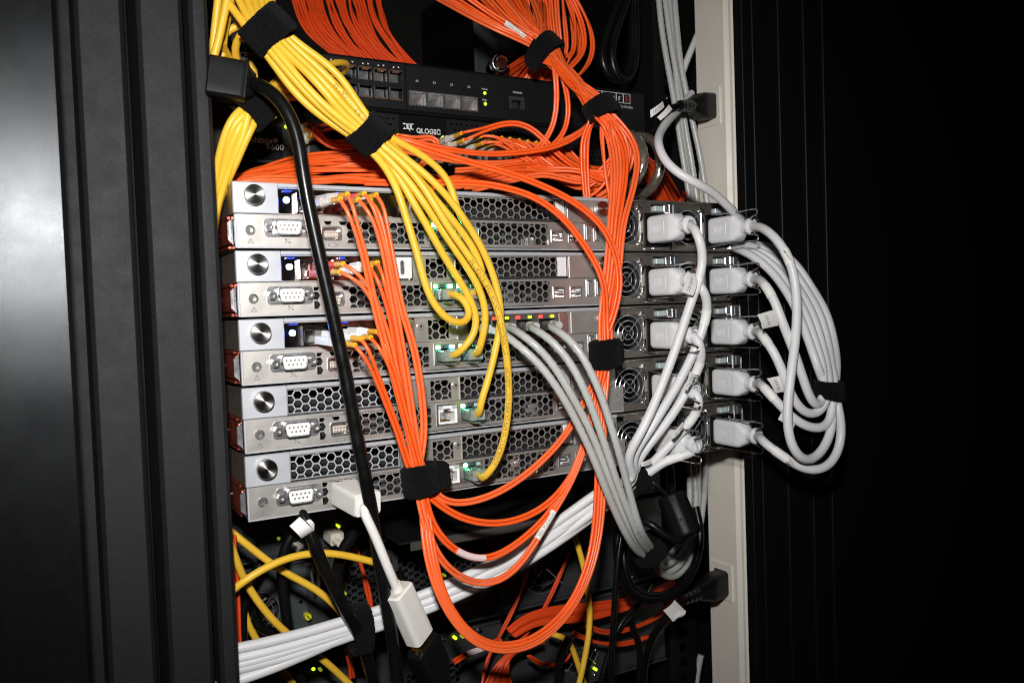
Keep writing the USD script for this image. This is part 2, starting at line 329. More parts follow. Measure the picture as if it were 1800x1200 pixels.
t.part('ribbed_door', extrude_z(poly, -500, 760), 'black_paint', smooth=50)
t.part('plain_door', bx(-520, -94.6, -9.6, 20, -500, 760, 2.0), 'black_gloss_paint')
t.part('door_edge', bx(-13.1, -11.4, -6.4, 16, -500, 760), 'black_paint')
mir = lambda e: [(433-a, 433-b, k) for a, b, k in e]
ribR = mir([(-11.5, -21.6, 'r'), (-21.6, -24.4, 'g'), (-24.4, -51.2, 'r'), (-51.2, -57.4, 'g'), (-57.4, -84.6, 'r'), (-84.6, -91.0, 'g'), (-91.0, -112.5, 'r'), (-112.5, -117.5, 'g'), (-117.5, -900, 'r')])
poly, _ = ribbed(ribR, 0, 0, b=0.5, th=1.2)
t.part('ribbed_door', extrude_z(poly, -700, 760), 'black_door_dimmed', smooth=50)
t.part('door_edge', bx(444.5, 446.1, -6.4, 2, -700, 760), 'black_door_dimmed')
# power strips
xr, yr0, yr1 = 470.0, 37.0, 79.0
def sock(t, px, py0, py1, side):
    pass
t = Thing('power_strip', 'cream vertical power strip with raised sockets, behind the right end of the servers', 'power strip', at=(xr, yr0, -500))
pts = [(xr, yr1), (xr, yr0+3.5), (xr+3.5, yr0), (xr+5.5, yr0-0.2), (xr+6.5, yr0+1.2), (xr+8.0, yr0+1.2), (xr+9.0, yr0-0.4), (xr+26, yr0-0.4), (xr+28, yr0+3), (xr+28, yr1)]
t.part('housing', extrude_z(Polygon(pts), -620, 760), 'cream_paint')
def zat(px, py, y): return U(px, py, -y)[2]
for za, zb_ in ((zat(1262, 222, 56), zat(1262, 157, 56)), (zat(1268, 1056, 56), zat(1268, 992, 56))):
    s = t.part('socket', bx(xr-1.6, xr+0.2, yr0+9, yr1-2, za, zb_, 0.5), 'cream_paint')
    t.part('socket_hole', bx(xr-1.9, xr-1.5, yr0+16, yr1-9, za+7, zb_-7), 'socket_dark', s)
t = Thing('power_strip', 'cream power strip edge peeping out at the top, beside the black left door', 'power strip', at=(-40, 40, -500))
t.part('housing', extrude_z(Polygon([(-8, 33), (-8, 75), (-40, 75), (-40, 33), (-38, 31), (-10, 31)]), -620, 760), 'cream_paint')
# rack posts with square holes
def post(x0, x1, y, label):
    t = cab
    h = [sbox((x0+x1)/2-4.5, z, (x0+x1)/2+4.5, z+9) for z in np.arange(-490, 700, 15.87)]
    fp = t.part('rack_post', ext(sbox(x0, -500, x1, 700).difference(unary_union(h)), y, y+2), 'black_satin')
    t.part('post_web', bx(x0 if x0 > 200 else x1-2, x0+2 if x0 > 200 else x1, y+2, y+40, -500, 700), 'black_satin', fp)
    sc = [disc_y((x0+x1)/2, z, 4.0, y-2.5, y+0.5, 12, 1.0) for z in (zat(1136, 168, y), zat(1136, 222, y), zat(1136, 122, y))]
    for m in sc: t.part('screw', m, 'black_rubber', fp)
post(448, 484, 118, 'black rack post with square holes, beside the grey network cables')
post(-46, -10, 118, 'black rack post behind the yellow cables at the left door')
t = cab
t.part('side_wall', bx(540, 544, 85, 900, -620, 700), 'black_satin')
t.part('side_fold', bx(500, 540, 84, 86, -620, 700), 'black_satin')
t.part('side_wall', bx(-94, -90, 85, 900, -620, 700), 'black_satin')
t.part('rear_upright', bx(120, 150, 560, 590, -300, 700), 'brown_metal')

# ------------------------------------------------------------------ the five servers
P1U = 44.45
PINS = [(-5.5+2.76*i, 1.4) for i in range(5)] + [(-4.1+2.76*i, -1.4) for i in range(4)]
def dshape(w, h, r, sl):
    return Polygon([(-w/2, h/2), (w/2, h/2), (w/2-sl, -h/2), (-w/2+sl, -h/2)]).buffer(-r).buffer(r, quad_segs=4)
def clip_wire(x, z0, sgn, psu):
    "sprung wire that holds a power plug: from its post out along the plug, back and round the neck"
    cx = x+14.2; zc = z0+18.5; zt = zc + sgn*14.5
    C = [(x, -2, zt), (x+2.5, -4, zt-sgn*0.2), (x+5, -16, zt-sgn*1.2), (x+6.5, -40, zt-sgn*1.5), (x+8.2, -52, zt-sgn*1.3), (x+9.5, -56, zt-sgn*2.2), (x+9.8, -55.5, zt-sgn*5.6), (x+9, -52, zt-sgn*6.8), (cx-5.5, -49, zc+sgn*6.4)]
    for a in np.linspace(130, 20, 7): C.append((cx+6.6*math.cos(math.radians(a)), -48.2, zc+sgn*6.6*math.sin(math.radians(a))))
    return tube(smooth_path(C, 1.2, 0.02), 0.62, 6)
def make_server(n, label):
    zb = (5-n)*P1U; t = Thing('rack_server', label, 'rack server', 'silver rack servers in the stack', at=(0, 0, zb))
    L = lambda g: affinity.translate(g, 0, zb)
    # chassis: an open box with its own left side
    ring = rrect(1.6, 0.9, 431.2, 43.4, 0.6).difference(sbox(2.8, 2.0, 430.0, 42.3))
    ch = t.part('chassis', [ext(L(ring), 1.4, 420), bx(2.8, 430, 60, 62, zb+2, zb+42.3)], 'steel_dark')
    t.part('inner_tray', [bx(32, 110, 26, 30, zb+3, zb+40), bx(112, 296, 34, 37, zb+3, zb+40)], 'dark_interior')
    for (x, y, w, d, h) in ((60, 12, 14, 12, 9), (84, 15, 18, 10, 12), (112, 14, 9, 14, 15), (176, 16, 16, 9, 8), (205, 14, 9, 12, 13), (224, 17, 12, 8, 10)):
        t.part('component', bx(x, x+w, y, y+d, zb+3, zb+3+h, 0.6), 'bright_steel' if (x+n) % 3 == 0 else 'dark_plastic')
    # left side: plain upper cover, mounting bracket with bent tabs below
    t.part('side_cover', bx(-0.2, 1.5, 1.5, 300, zb+23.5, zb+43.0, 0.4), 'steel_dark')
    br = t.part('side_bracket', bx(-1.4, 0.6, 9, 300, zb+4.6, zb+20.4, 0.4), 'red_reflection_metal')
    lip = Polygon([(-1.2, zb+18.9), (0.9, zb+20.9), (0.9, zb+3.6), (-1.2, zb+6.0), (-2.4, zb+6.8), (-2.4, zb+18.2)])
    t.part('bent_tab', ext(lip, 7.2, 9.4), 'bright_steel', br)
    for z in (zb+21.0, zb+1.4): t.part('tab', bx(-1.0, 1.5, 16, 60, z, z+2.2, 0.4), 'red_reflection_metal', br)
    t.part('screw', lathe([(1e-3, 0), (1.6, 0.0), (1.6, 0.8), (1e-3, 0.8)], 0, 0, 8).apply_transform(trimesh.transformations.rotation_matrix(math.pi/2, [0, 0, 1])).apply_translation([-1.4, 42, zb+12.4]), 'chrome', br)
    # upper frame
    card = n <= 3
    A = rrect(29.4, 23.9, 123.0 if card else 108.0, 40.4, 0.9) if card else rrect(29.4, 19.0, 108.0, 40.4, 0.9)
    B = sbox(157.2, 23.3, 256.0, 40.6)
    top = sbox(29.0, 23.3, 297.0, 43.7).difference(unary_union([A, B]))
    corner = sbox(0.0, 23.3, 29.2, 43.7)
    ledge = sbox(29.2, 40.9, 300.0, 43.8)
    t.part('corner_plate', bx(0, 29.2, -0.9, 1.4, zb+23.4, zb+43.8, 0.5), 'silver_paint')
    mini = [g for g in hexes(133.8, 24.6, 150.2, 38.6, 6.3, 5.4, 0.5, -0.3, 4.0)]
    centre = sbox(108.6 if not card else 123.4, 23.5, 157.0, 40.8).difference(unary_union(mini))
    face = top.difference(sbox(108.6, 23.5, 157.0, 40.8)).difference(ledge)
    t.part('upper_face', ext(L(face), 0.3, 1.5), 'steel_plate')
    t.part('slot_bracket', ext(L(centre), 1.4, 2.4), 'steel_plate')
    t.part('top_ledge', bx(29.3, 300, -0.7, 1.4, zb+41.0, zb+43.8, 0.5), 'silver_paint')
    for x, z in ((127.5, 34.5), (153.6, 34.5)):
        if card and x < 140 and n < 3: continue
        s = t.part('screw', disc_y(x, zb+z, 2.6, -0.2, 1.4, 16, 0.7), 'steel_plate')
        t.part('recess', ext(L(Point(x, z).buffer(1.0, quad_segs=2)), -0.3, -0.15), 'socket_dark', s)
    # right corner plate and its half hidden thumbscrew
    t.part('right_plate', bx(257.2, 299.5, -0.4, 1.4, zb+23.4, zb+40.8, 0.4), 'steel_plate')
    def knob(x, z, r, h):
        k = t.part('thumbscrew', lathe([(1e-3, -h), (0.5, -h+0.15), (r-0.9, -h), (r-0.25, -h+0.25), (r, -h+0.9), (r, -2.2), (r-0.8, -1.2), (r-0.8, 0)], x, zb+z, 48), 'turned_metal', center=True, smooth=25)
        t.part('knob_collar', lathe([(r+0.05, -h+1.2), (r+0.12, -h+1.4), (r+0.12, -h+2.4), (r+0.05, -h+2.6)], x, zb+z, 48), 'steel_dark', k)
    knob(12.9, 34.9, 6.5, 7.5); knob(289.0, 34.4, 6.0, 5.5)
    # slot A
    if card:
        t.part('card_plate', ext(L(sbox(29.0, 23.6, 124.0, 41).difference(unary_union([sbox(41.5, 25.2, 58, 37.5), sbox(65.5, 25.2, 82, 37.5)]))), 5.2, 6.2), 'bracket_mirror')
        t.part('slot_wall', [bx(28.4, 29.3, 1.5, 5.2, zb+23.6, zb+41), bx(29, 123.5, 1.5, 5.2, zb+40.4, zb+41)], 'dark_interior')
        for xc in (41.5, 65.5):
            cage = sbox(xc, 25.0, xc+17, 38).difference(sbox(xc+1.1, 26.2, xc+15.9, 36.8))
            t.part('module_cage', ext(L(cage), -1.0 if xc < 60 else 2.5, 24), 'chrome')
            t.part('optical_module', [bx(xc+1.5, xc+15.3, 2.0 if xc < 60 else 4, 20, zb+26.6, zb+36.2, 0.6), bx(xc+2.1, xc+14.7, -1.6 if xc < 60 else 2, 2.0, zb+35.0, zb+36.4, 0.3)], 'chrome')
        t.part('status_light', disc_y(36.0, zb+33.6, 2.1, 4.2, 5.2, 14), 'led_blue')
        t.part('status_light', bx(34.0, 39.2, 2.2, 4.2, zb+39.0, zb+39.7), 'led_blue_dim')
        t.part('status_light', bx(70.0, 74.0, 2.0, 4.2, zb+38.9, zb+39.8), 'led_blue_dim')
        if n == 2:
            pl = rrect(108.2, 24.6, 122.4, 39.8, 1.0).difference(rrect(113.8, 27.4, 117.0, 37.4, 1.5))
            t.part('pull_plate', ext(L(pl), 0.6, 2.2), 'glare_white_plate')  # metal plate, its flash glare painted as white
            t.part('slot_back', bx(112, 119, 3.4, 4, zb+26, zb+39), 'dark_plastic')
        else:
            t.part('pull_plate', ext(L(rrect(116.5, 24.8, 122.8, 39.6, 0.6).difference(rrect(118.2, 27.5, 121.0, 37, 1.0))), 0.9, 2.0), 'bright_steel')
    else:
        gr = sbox(29.5, 19.6, 107.9, 40.2).difference(unary_union(hexes(30.2, 24.6, 107.2, 39.9, 6.1, 5.3, 1.4, 2.6)))
        t.part('vent_grille', ext(L(gr), 2.4, 3.2), 'silver_paint')
        t.part('vent_rail', bx(29.6, 107.8, 1.2, 2.2, zb+20.6, zb+24.2, 0.3), 'gunmetal')
    # slot B
    if n != 3:
        gr = sbox(157, 23.2, 256, 40.7).difference(unary_union(hexes(158.2, 24.2, 247.5, 39.8, 6.1, 5.3, 1.0, 2.2)))
        t.part('vent_grille', ext(L(gr), 2.0, 2.9), 'steel_plate')
        t.part('bracket_end', bx(247.5, 255.6, 1.4, 2.0, zb+24.2, zb+40.2, 0.2), 'glare_white_plate')  # end plate whitened to carry a bright reflection
        t.part('vent_rail', bx(157.4, 256, -0.1, 1.0, zb+23.2, zb+25.0, 0.3), 'gunmetal')
    else:
        holes = [sbox(x, 25.6, x+14.6, 36.4) for x in (166.5, 187.0, 207.5, 228.0)]
        t.part('network_card', ext(L(sbox(157.2, 23.4, 256, 40.7).difference(unary_union(holes))), 1.6, 2.6), 'steel_dark')
        for i, x in enumerate((166.5, 187.0, 207.5, 228.0)):
            p = t.part('ethernet_port', [ext(L(sbox(x-.4, 25.2, x+15, 36.8).difference(sbox(x+.4, 26, x+14.2, 36))), 0.9, 14), bx(x, x+14.6, 13, 14, zb+25.4, zb+36.6)], 'gunmetal')
            if i > 0: t.part('status_light', bx(x+0.4, x+3.4, 0.2, 1.6, zb+36.9, zb+39.2, .3), 'led_red', p)
            t.part('status_light', bx(x+11.2, x+14.0, 0.2, 1.6, zb+36.9, zb+39.2, .3), 'led_lime', p)
        t.part('bracket_end', bx(247.0, 255.6, 1.0, 1.6, zb+24.2, zb+40.2, 0.2), 'bright_steel')
    # lower panel
    lo = [Point(10.4, 12.6).buffer(3.0, quad_segs=4)]
    HX = hexes(50.4, 4.9 if card else 5.2, 133.0, 19.6, 6.1, 5.3, 1.2, 2.7)
    if not card: HX = hexes(50.4, 4.9, 133.0, 21.0, 6.1, 5.3, 1.2, 2.7)
    vid = sbox(57.0, 4.0, 71.8, 16.9)
    HX = [h for h in HX if not h.intersects(vid)]
    HX2 = hexes(175.5 if n != 4 else 172, 5.0, 238.8, 21.2, 6.1, 5.3, 1.2, 2.4)
    cut = lo + HX + HX2 + [sbox(136.9, 5.6, 173.4, 21.3), rrect(58.2, 7.0, 70.6, 15.6, 1.6)] + [sbox(241.3, 7.6, 252.4, 16.9), sbox(257.6, 7.6, 268.8, 16.9)] + [sbox(273.2, 8.4, 279.0, 21.8), sbox(282.2, 8.4, 288.0, 21.8)]
    t.part('lower_panel', ext(L(sbox(0.9, 0.9, 307.5, 23.0).difference(unary_union(cut))), 0.2, 1.4), 'steel_plate')
    t.part('panel_lip', [bx(0.9, 307.5, -0.4, 0.2, zb+0.9, zb+1.9, 0.2), bx(0.5, 1.9, -0.5, 1.4, zb+0.9, zb+23.0, .3)], 'silver_paint')
    t.part('lock_button', lathe([(1e-3, 0.9), (2.0, 0.7), (2.7, 1.4), (2.9, 2.6)], 10.4, zb+12.6, 24), 'bright_steel')
    t.part('lock_rim', ext(L(Point(10.4, 12.6).buffer(3.35, quad_segs=6).difference(Point(10.4, 12.6).buffer(3.0, quad_segs=6))), -0.1, 0.4), 'bright_steel')
    # serial port
    cx, cz = 34.3, zb+14.4
    fl_ = rrect(-15.3, -6.0, 15.3, 6.0, 2.6)
    sp = t.part('serial_port', [ext(affinity.translate(fl_, cx, cz), -0.5, 0.2), ext(affinity.translate(dshape(18.6, 10.0, 2.2, 1.6).difference(dshape(17.4, 8.8, 1.9, 1.5)), cx, cz), -6.0, -0.5)], 'bright_steel')
    t.part('insulator', ext(affinity.translate(dshape(17.0, 8.4, 1.8, 1.5), cx, cz), -4.6, -0.6), 'connector_white', sp)
    t.part('pins', [disc_y(cx+a, cz+b, 0.62, -5.2, -4.4, 8, 0.15) for a, b in PINS], 'pin_metal', sp)
    for s in (-12.5, 12.5):
        h6 = Polygon([(cx+s+2.9*math.cos(k*math.pi/3), cz+2.9*math.sin(k*math.pi/3)) for k in range(6)])
        t.part('jack_screw', [ext(h6.difference(Point(cx+s, cz).buffer(1.3, quad_segs=3)), -5.0, -0.5), disc_y(cx+s, cz, 1.35, -3.2, -0.5, 10)], 'bright_steel', sp)
    # video port
    vp = t.part('video_port', [ext(L(rrect(57.4, 6.4, 71.4, 16.2, 2.2).difference(rrect(58.6, 7.5, 70.2, 15.1, 1.5))), -0.8, 6), bx(58.2, 70.6, 5, 6, zb+7, zb+15.6)], 'bright_steel')
    t.part('contact_block', bx(59.6, 69.2, 0.4, 5, zb+8.6, zb+13.0, 0.3), 'beige_plastic', vp)
    t.part('contacts', [bx(60.1+i*1.05, 60.6+i*1.05, -0.1, 0.4, zb+z, zb+z+1.1) for i in range(9) for z in (9.0, 11.2)], 'pin_metal', vp)
    # twin ethernet port
    fr_ = sbox(136.9, 5.6, 173.4, 21.3).difference(unary_union([sbox(138.4, 6.8, 153.6, 20.2), sbox(156.8, 6.8, 172.0, 20.2)]))
    ep = t.part('ethernet_port', [ext(L(fr_), -0.6, 16), bx(137, 173.2, 15, 16, zb+6, zb+21)], 'bright_steel')
    for k, x in enumerate((138.4, 156.8)):
        t.part('port_body', ext(L(sbox(x, 6.8, x+15.2, 20.2).difference(unary_union([sbox(x+1.6, 8.0, x+13.6, 15.4), sbox(x+4.6, 15.0, x+10.6, 17.6)]))), 0.6, 8), 'connector_white' if (n in (4, 5) and k == 0) else 'dark_plastic', ep)
        t.part('contacts', [bx(x+3.0+i*1.15, x+3.5+i*1.15, 4, 9, zb+8.1, zb+9.0+i*0.02) for i in range(8)], 'gold', ep)
        lit = {1: 3, 2: 3, 3: 3, 4: 2, 5: 2}[n] & (1 << k)
        t.part('status_light', bx(x+0.5, x+3.6, -0.5, 0.8, zb+17.4, zb+19.9, .3), ('led_green' if lit else 'led_green_soft') if not (n in (4, 5) and k == 0) else 'teal_plastic', ep)
        t.part('status_light', bx(x+11.6, x+14.7, -0.5, 0.8, zb+17.4, zb+19.9, .3), ('led_cyan' if n == 3 else 'led_green') if lit and n < 4 and k == 0 else 'teal_plastic', ep)
    # firewire and usb
    for x in (241.3, 257.6):
        f = t.part('data_port', [ext(L(sbox(x, 7.6, x+11.1, 16.9).difference(Polygon([(x+1, 8.6), (x+10.1, 8.6), (x+10.1, 14.4), (x+8.6, 16), (x+2.5, 16), (x+1, 14.4)]))), -0.5, 7), bx(x, x+11, 6.4, 7, zb+7.7, zb+16.8)], 'bright_steel')
        t.part('contact_block', [bx(x+2.2, x+8.9, 0.2, 6.4, zb+10.6, zb+12.0), bx(x+2.4, x+8.7, 0.8, 6.4, zb+13.2, zb+14.0)], 'bright_steel', f)
    for x in (273.2, 282.2):
        f = t.part('usb_port', [ext(L(sbox(x, 8.4, x+5.8, 21.8).difference(sbox(x+.7, 9.1, x+5.1, 21.1))), -0.5, 9), bx(x, x+5.7, 8.4, 9, zb+8.5, zb+21.7)], 'bright_steel')
        t.part('contact_block', bx(x+0.9, x+2.8, 0.3, 8.4, zb+9.6, zb+20.6), 'connector_white', f)
    # printed symbols
    def outline(g, w=0.35): return g.exterior.buffer(w/2, quad_segs=2) if hasattr(g, 'exterior') else g.buffer(w/2, quad_segs=2)
    tri = Polygon([(8.6, 4.2), (12.2, 4.2), (10.4, 7.3)])
    t.part('warning_mark', ext(L(unary_union([outline(tri), sbox(10.25, 5.2, 10.55, 6.3), sbox(10.25, 4.7, 10.55, 4.95)])), 0.12, 0.2), 'ink_grey')
    t.part('serial_mark', ext(L(unary_union([outline(LineString([(32.6, 4.4), (36.2, 7.6)])), outline(LineString([(33.0, 7.2), (33.8, 6.6), (33.2, 6.2)])), outline(Point(33.4, 7.0).buffer(.5)), outline(Point(35.8, 4.9).buffer(.5)), outline(LineString([(34.6, 4.6), (35.4, 5.4)]))])), 0.12, 0.2), 'ink_grey')
    t.part('display_mark', ext(L(unary_union([outline(sbox(62.8, 2.2, 67.2, 4.8)), sbox(61.6, 2.6, 62.0, 4.4), sbox(68.0, 2.6, 68.4, 4.4)])), 0.12, 0.2), 'ink_grey')
    t.part('port_mark', ext(L(unary_union([outline(Point(145, 3.7).buffer(.8)), outline(Point(163, 3.7).buffer(.8)), outline(LineString([(147.5, 3.0), (149.5, 4.4)])), outline(LineString([(165.5, 3.0), (167.5, 4.4)]))])), 0.12, 0.2), 'ink_grey')
    t.part('seam_slot', bx(130, 232, -0.15, 0.2, zb+1.9, zb+2.5), 'socket_dark')
    # two power supplies
    for q in (0, 1):
        d = 68.6*q; F = (314.0+d, 21.6)
        fan_hole = sbox(F[0]-15.2, F[1]-15.2, F[0]+15.2, F[1]+15.2).buffer(0).intersection(Point(*F).buffer(19.2, quad_segs=8))
        plate = sbox(299.9+d if q else 308.2, 2.0, 363.0+d, 42.0).union(sbox(308.2+d*0, 2.0, 309, 42)) if False else sbox((296.5 if q else 308.2)+d*1.0 if q == 0 else 365.6, 2.0, 363.4+d, 42.0)
        so = rrect(335.5+d, 4.4, 362+d, 33.0, 1.5)
        win = sbox(343.8+d, 34.0, 362.4+d, 40.6)
        ps = t.part('power_supply', [ext(L(plate.difference(unary_union([fan_hole, so, win]))), 1.6, 2.8), bx(300+d, 363+d, 3, 3.6, zb+40.9, zb+42)], 'steel_dark')
        t.part('fan_frame', ext(L(fan_hole.difference(Point(*F).buffer(15.0, quad_segs=8))), 1.2, 9), 'dark_plastic', ps)
        bl = []
        for k in range(7):
            a = k*2*math.pi/7
            g = Polygon([(6.5*math.cos(a), 6.5*math.sin(a)), (14.4*math.cos(a+.25), 14.4*math.sin(a+.25)), (14.4*math.cos(a+.8), 14.4*math.sin(a+.8)), (6.5*math.cos(a+.6), 6.5*math.sin(a+.6))])
            bl.append(ext(affinity.translate(g, F[0], zb+F[1]), 9+0.3*k % 1, 10.6))
        t.part('fan', bl + [disc_y(F[0], zb+F[1], 7.0, 5.5, 12, 20, 1.0)], 'black_plastic', ps)
        gw = []
        for r in (5.6, 10.2, 14.6):
            a = np.linspace(0, 2*np.pi, 40); gw.append(tube(np.c_[F[0]+r*np.cos(a), np.full(40, 0.2), zb+F[1]+r*np.sin(a)], 0.46, 6))
        for a in (45, 135, 225, 315):
            c, s = math.cos(math.radians(a)), math.sin(math.radians(a)); gw.append(tube(np.array([(F[0]+c*r, -0.5+0.05*i, zb+F[1]+s*r) for i, r in enumerate((1.0, 8.0, 14.8, 18.2))]), 0.46, 6))
        t.part('fan_guard', gw, 'bright_steel', ps)
        t.part('fan_screw', [disc_y(F[0]+sx*16.0, zb+F[1]+sz*16.0, 1.5, -0.4, 1.8, 10, .4) for sx in (1,) for sz in (-1, 1)], 'chrome', ps)
        t.part('edge_rail', bx(F[0]+15.6, F[0]+17.2, 0.2, 1.7, zb+7.5, zb+35.5, .5), 'chrome', ps)
        for z in (36.2, 6.6): t.part('post_screw', lathe([(1e-3, -2.6), (1.1, -2.3), (1.8, -1.4), (1.9, 0), (1.9, 1.6)], 329.6+d, zb+z, 14), 'chrome', ps)
        t.part('hinge_wire', [tube(np.array([(330.8+d, -0.6, zb+z), (331.2+d, -1.0, zb+z+3), (331.2+d, -1.0, zb+z+7)]), 0.8, 6) for z in (26, 9)], 'chrome', ps)
        t.part('socket', [ext(L(so.difference(rrect(338+d, 6.8, 360+d, 30.6, 3))), 0.2, 3), bx(336+d, 362+d, 12, 13, zb+5, zb+33)], 'black_plastic', ps)
        t.part('latch', [bx(345.4+d, 354.8+d, -1.2, 6, zb+34.2, zb+39.0, .6)], 'teal_plastic', ps)
        t.part('latch_plate', [bx(356.0+d, 360.5+d, -0.6, 6, zb+34.0, zb+40.0, .5), bx(361.0+d, 361.8+d, -1.4, 6, zb+33, zb+40.6, .2)], 'bright_steel', ps)
        t.part('release_tab', bx(363.6+d, 369.6+d, -3.2, 4, zb+31.6, zb+40.6, .7), 'slate_plastic', ps)
        t.part('bottom_latch', [bx(344+d, 358+d, 0.2, 1.4, zb+2.6, zb+3.8, .3), bx(335+d, 352+d, 0.4, 1.5, zb+2.2, zb+2.8)], 'bright_steel', ps)
        if q == 1 or n in (2, 3, 4, 5):
            for s in (1, -1): t.part('retaining_wire', clip_wire(330.4+d, zb, s, q), 'chrome', ps)
    t.part('cover_edge', [bx(300, 432.2, -0.8, 0.6, zb+42.0, zb+43.7, .5), bx(308, 432.2, -0.2, 0.8, zb+0.7, zb+1.7, .3)], 'steel_dark')
    t.part('end_bracket', [bx(431.4, 433, -0.2, 30, zb+3, zb+41, .3), bx(425.5, 431, 0.4, 1.4, zb+5, zb+33, .3)], 'bright_steel')
make_server(1, 'silver rack server topmost in the stack, right under the heaped orange cables')
make_server(2, 'silver rack server with a slotted plate coloured white as flash glare in its left slot')
make_server(3, 'silver rack server with four grey network cables and red lights in its right slot')
make_server(4, 'silver rack server with honeycomb vents, below the one with the grey cables')
make_server(5, 'silver rack server lowest in the stack, white video adapter plugged in')

# ------------------------------------------------------------------ equipment above and below, set back on the front of the posts
def xz(px, py, y): p = U(px, py, -y); return p[0], p[2]
YS = 120.0
t = Thing('network_switch', 'black network switch with copper ports and four module cages, above the servers', 'network switch', at=(216, YS, 309))
bot, top_ = 309.4, 349.3
cols = [172.0-13.75*k for k in range(1, 13)]
sfx = [xz(p, 172, YS)[0] for p in (720.5, 751, 781.5, 812)]
cut = [sbox(x+1.0, z, x+12.6, z+9.8) for x in cols for z in (317.3, 331.6)] + [sbox(x, 314.2, x+14.6, 325.8) for x in sfx] + [sbox(277.8, 320.8, 291.4, 330.2)]
t.part('front_panel', ext(sbox(-4, bot, 436, top_).difference(unary_union(cut)), YS, YS+1.5), 'black_satin')
t.part('body', bx(-3, 435, YS+14, YS+150, bot+.5, top_-.5), 'black_satin')
t.part('top_edge', bx(-4, 436, YS-1.2, YS+0.4, top_-1.2, top_+0.2, .3), 'black_plastic')
t.part('step', bx(172.6, 436, YS-1.0, YS, bot+1, top_-3, .3), 'black_satin') if False else None
t.part('bezel_line', bx(173.2, 174.2, YS-0.8, YS+0.2, bot, top_-2, .2), 'black_plastic')
for k, x in enumerate(cols):
    for z in (317.3, 331.6):
        p = t.part('ethernet_port', [bx(x+0.4, x+1.0, YS-0.5, YS+11, z-0.4, z+10), bx(x+1.0, x+12.6, YS+10, YS+11, z, z+10)], 'bright_steel')
        zt = z+9.9 if z > 325 else z-0.6
        t.part('shield_tongue', [bx(x+1.6, x+12.2, YS-0.6, YS+2, zt, zt+0.9), bx(x+4, x+10, YS-0.4, YS+2, zt-(1.2 if z > 325 else -0.6), zt+(0 if z > 325 else 1.6))], 'copper_brown', p)
    t.part('port_mark', [ext(Polygon([(x+4, 344.2), (x+5.8, 344.2), (x+4.9, 345.8)]), YS-0.08, YS-0.02), ext(Polygon([(x+8.6, 345.6), (x+10.4, 345.6), (x+9.5, 344.2)]), YS-0.08, YS-0.02)], 'print_white')
for i, x in enumerate(sfx):
    c = t.part('module_cage', [ext(sbox(x-.6, 313.6, x+15.2, 326.4).difference(sbox(x+.4, 314.6, x+14.2, 325.4)), YS-1.6, YS+10)], 'bright_steel')
    t.part('dust_flap', trimesh.Trimesh(np.array([[x+.5, YS+1, 314.8], [x+14, YS+5, 314.8], [x+14, YS+1, 325.2], [x+.5, YS+5, 325.2]]), [[0, 1, 2], [0, 2, 3]], process=False), 'bright_steel', c, smooth=False)
    t.part('lug', [bx(x+1+3.2*j, x+2.2+3.2*j, YS-2.2, YS-1.4, zz, zz+.8) for j in range(4) for zz in (312.9, 326.3)], 'chrome', c)
    t.part('port_number', text_flat(str(21+i), x+5.8, 334.6, 1.7, YS-0.05), 'print_white')
for i, (px, py) in enumerate(((852, 164), (853, 183))):
    x, z = xz(px, py, YS); t.part('status_light', disc_y(x, z, 1.5, YS-0.8, YS+.4, 12), 'led_lime')
    t.part('light_name', text_flat(('Power', 'Diag')[i], x-3, z+2.9, 1.5, YS-0.05), 'print_white')
cj = t.part('console_port', ext(sbox(276.6, 319.8, 292.6, 331.2).difference(unary_union([sbox(278.4, 321.4, 290.8, 328.0), sbox(281.5, 320.0, 287.7, 322), sbox(283, 319.9, 286, 321)])), YS-0.8, YS+4), 'gunmetal')
t.part('jack_back', bx(278, 291, YS+8, YS+9, 320, 331), 'socket_dark', cj)
t.part('port_name', text_flat('Console', 281.0, 334.5, 1.9, YS-0.05), 'print_white')
lx0, lz = xz(1030, 169, YS); lx1, _ = xz(1108, 180, YS); cw = (lx1-lx0)/5.35; z0 = xz(1104, 182.5, YS)[1]
for i, ch in enumerate('Edge-corE'):
    if ch == 'E' and i == 0 or i in (1, 2): pass
    x = lx1-cw*0.86*(9-i)
    t.part('logo_box', ext(sbox(x, z0, x+cw*.86, z0+9.6).difference(sbox(x+.45, z0+.45, x+cw*.86-.45, z0+9.15)), YS-0.06, YS-0.01), 'print_white')
    t.part('logo_letter', text_flat(ch, x+2.3, z0+2.4, 5.0, YS-0.06, bold=True), 'print_red' if i == 8 else 'print_white')
t.part('logo_line', text_flat('Powered by Accton', lx1-27.5, z0-4.6, 2.4, YS-0.05), 'print_white')
def punched(name, x0, x1, z0, z1, y, skip, pitch, r, parent_thing, matn):
    h = [Point(x, z).buffer(r, quad_segs=2) for i, z in enumerate(np.arange(z0+pitch*.6, z1-r, pitch)) for x in np.arange(x0+pitch*(.6+.5*(i % 2)), x1-r, pitch)]
    h = [g for g in h if not any(s.buffer(1.5).intersects(g) for s in skip)]
    return parent_thing.part(name, ext(sbox(x0, z0, x1, z1).difference(unary_union(h)), y, y+1.6), matn)
YQ = 115.0
t = Thing('fibre_switch', 'black fibre switch with a punched front and white brand lettering, between switch and servers', 'fibre switch', at=(216, YQ, 255))
txt = sbox(163, 286.5, 209, 303); lcs = sbox(60, 262, 330, 285.5); s5 = sbox(-4, 256, 66, 303)
punched('front_panel', -4, 436, 256, 303.5, YQ, [txt, lcs, s5], 5.0, 1.45, t, 'black_satin')
t.part('top_lip', bx(-4, 436, YQ-5, YQ+1, 303.6, 306.4, .6), 'black_plastic')
t.part('body', bx(-3, 435, YQ+8, YQ+150, 257, 303), 'dark_interior')
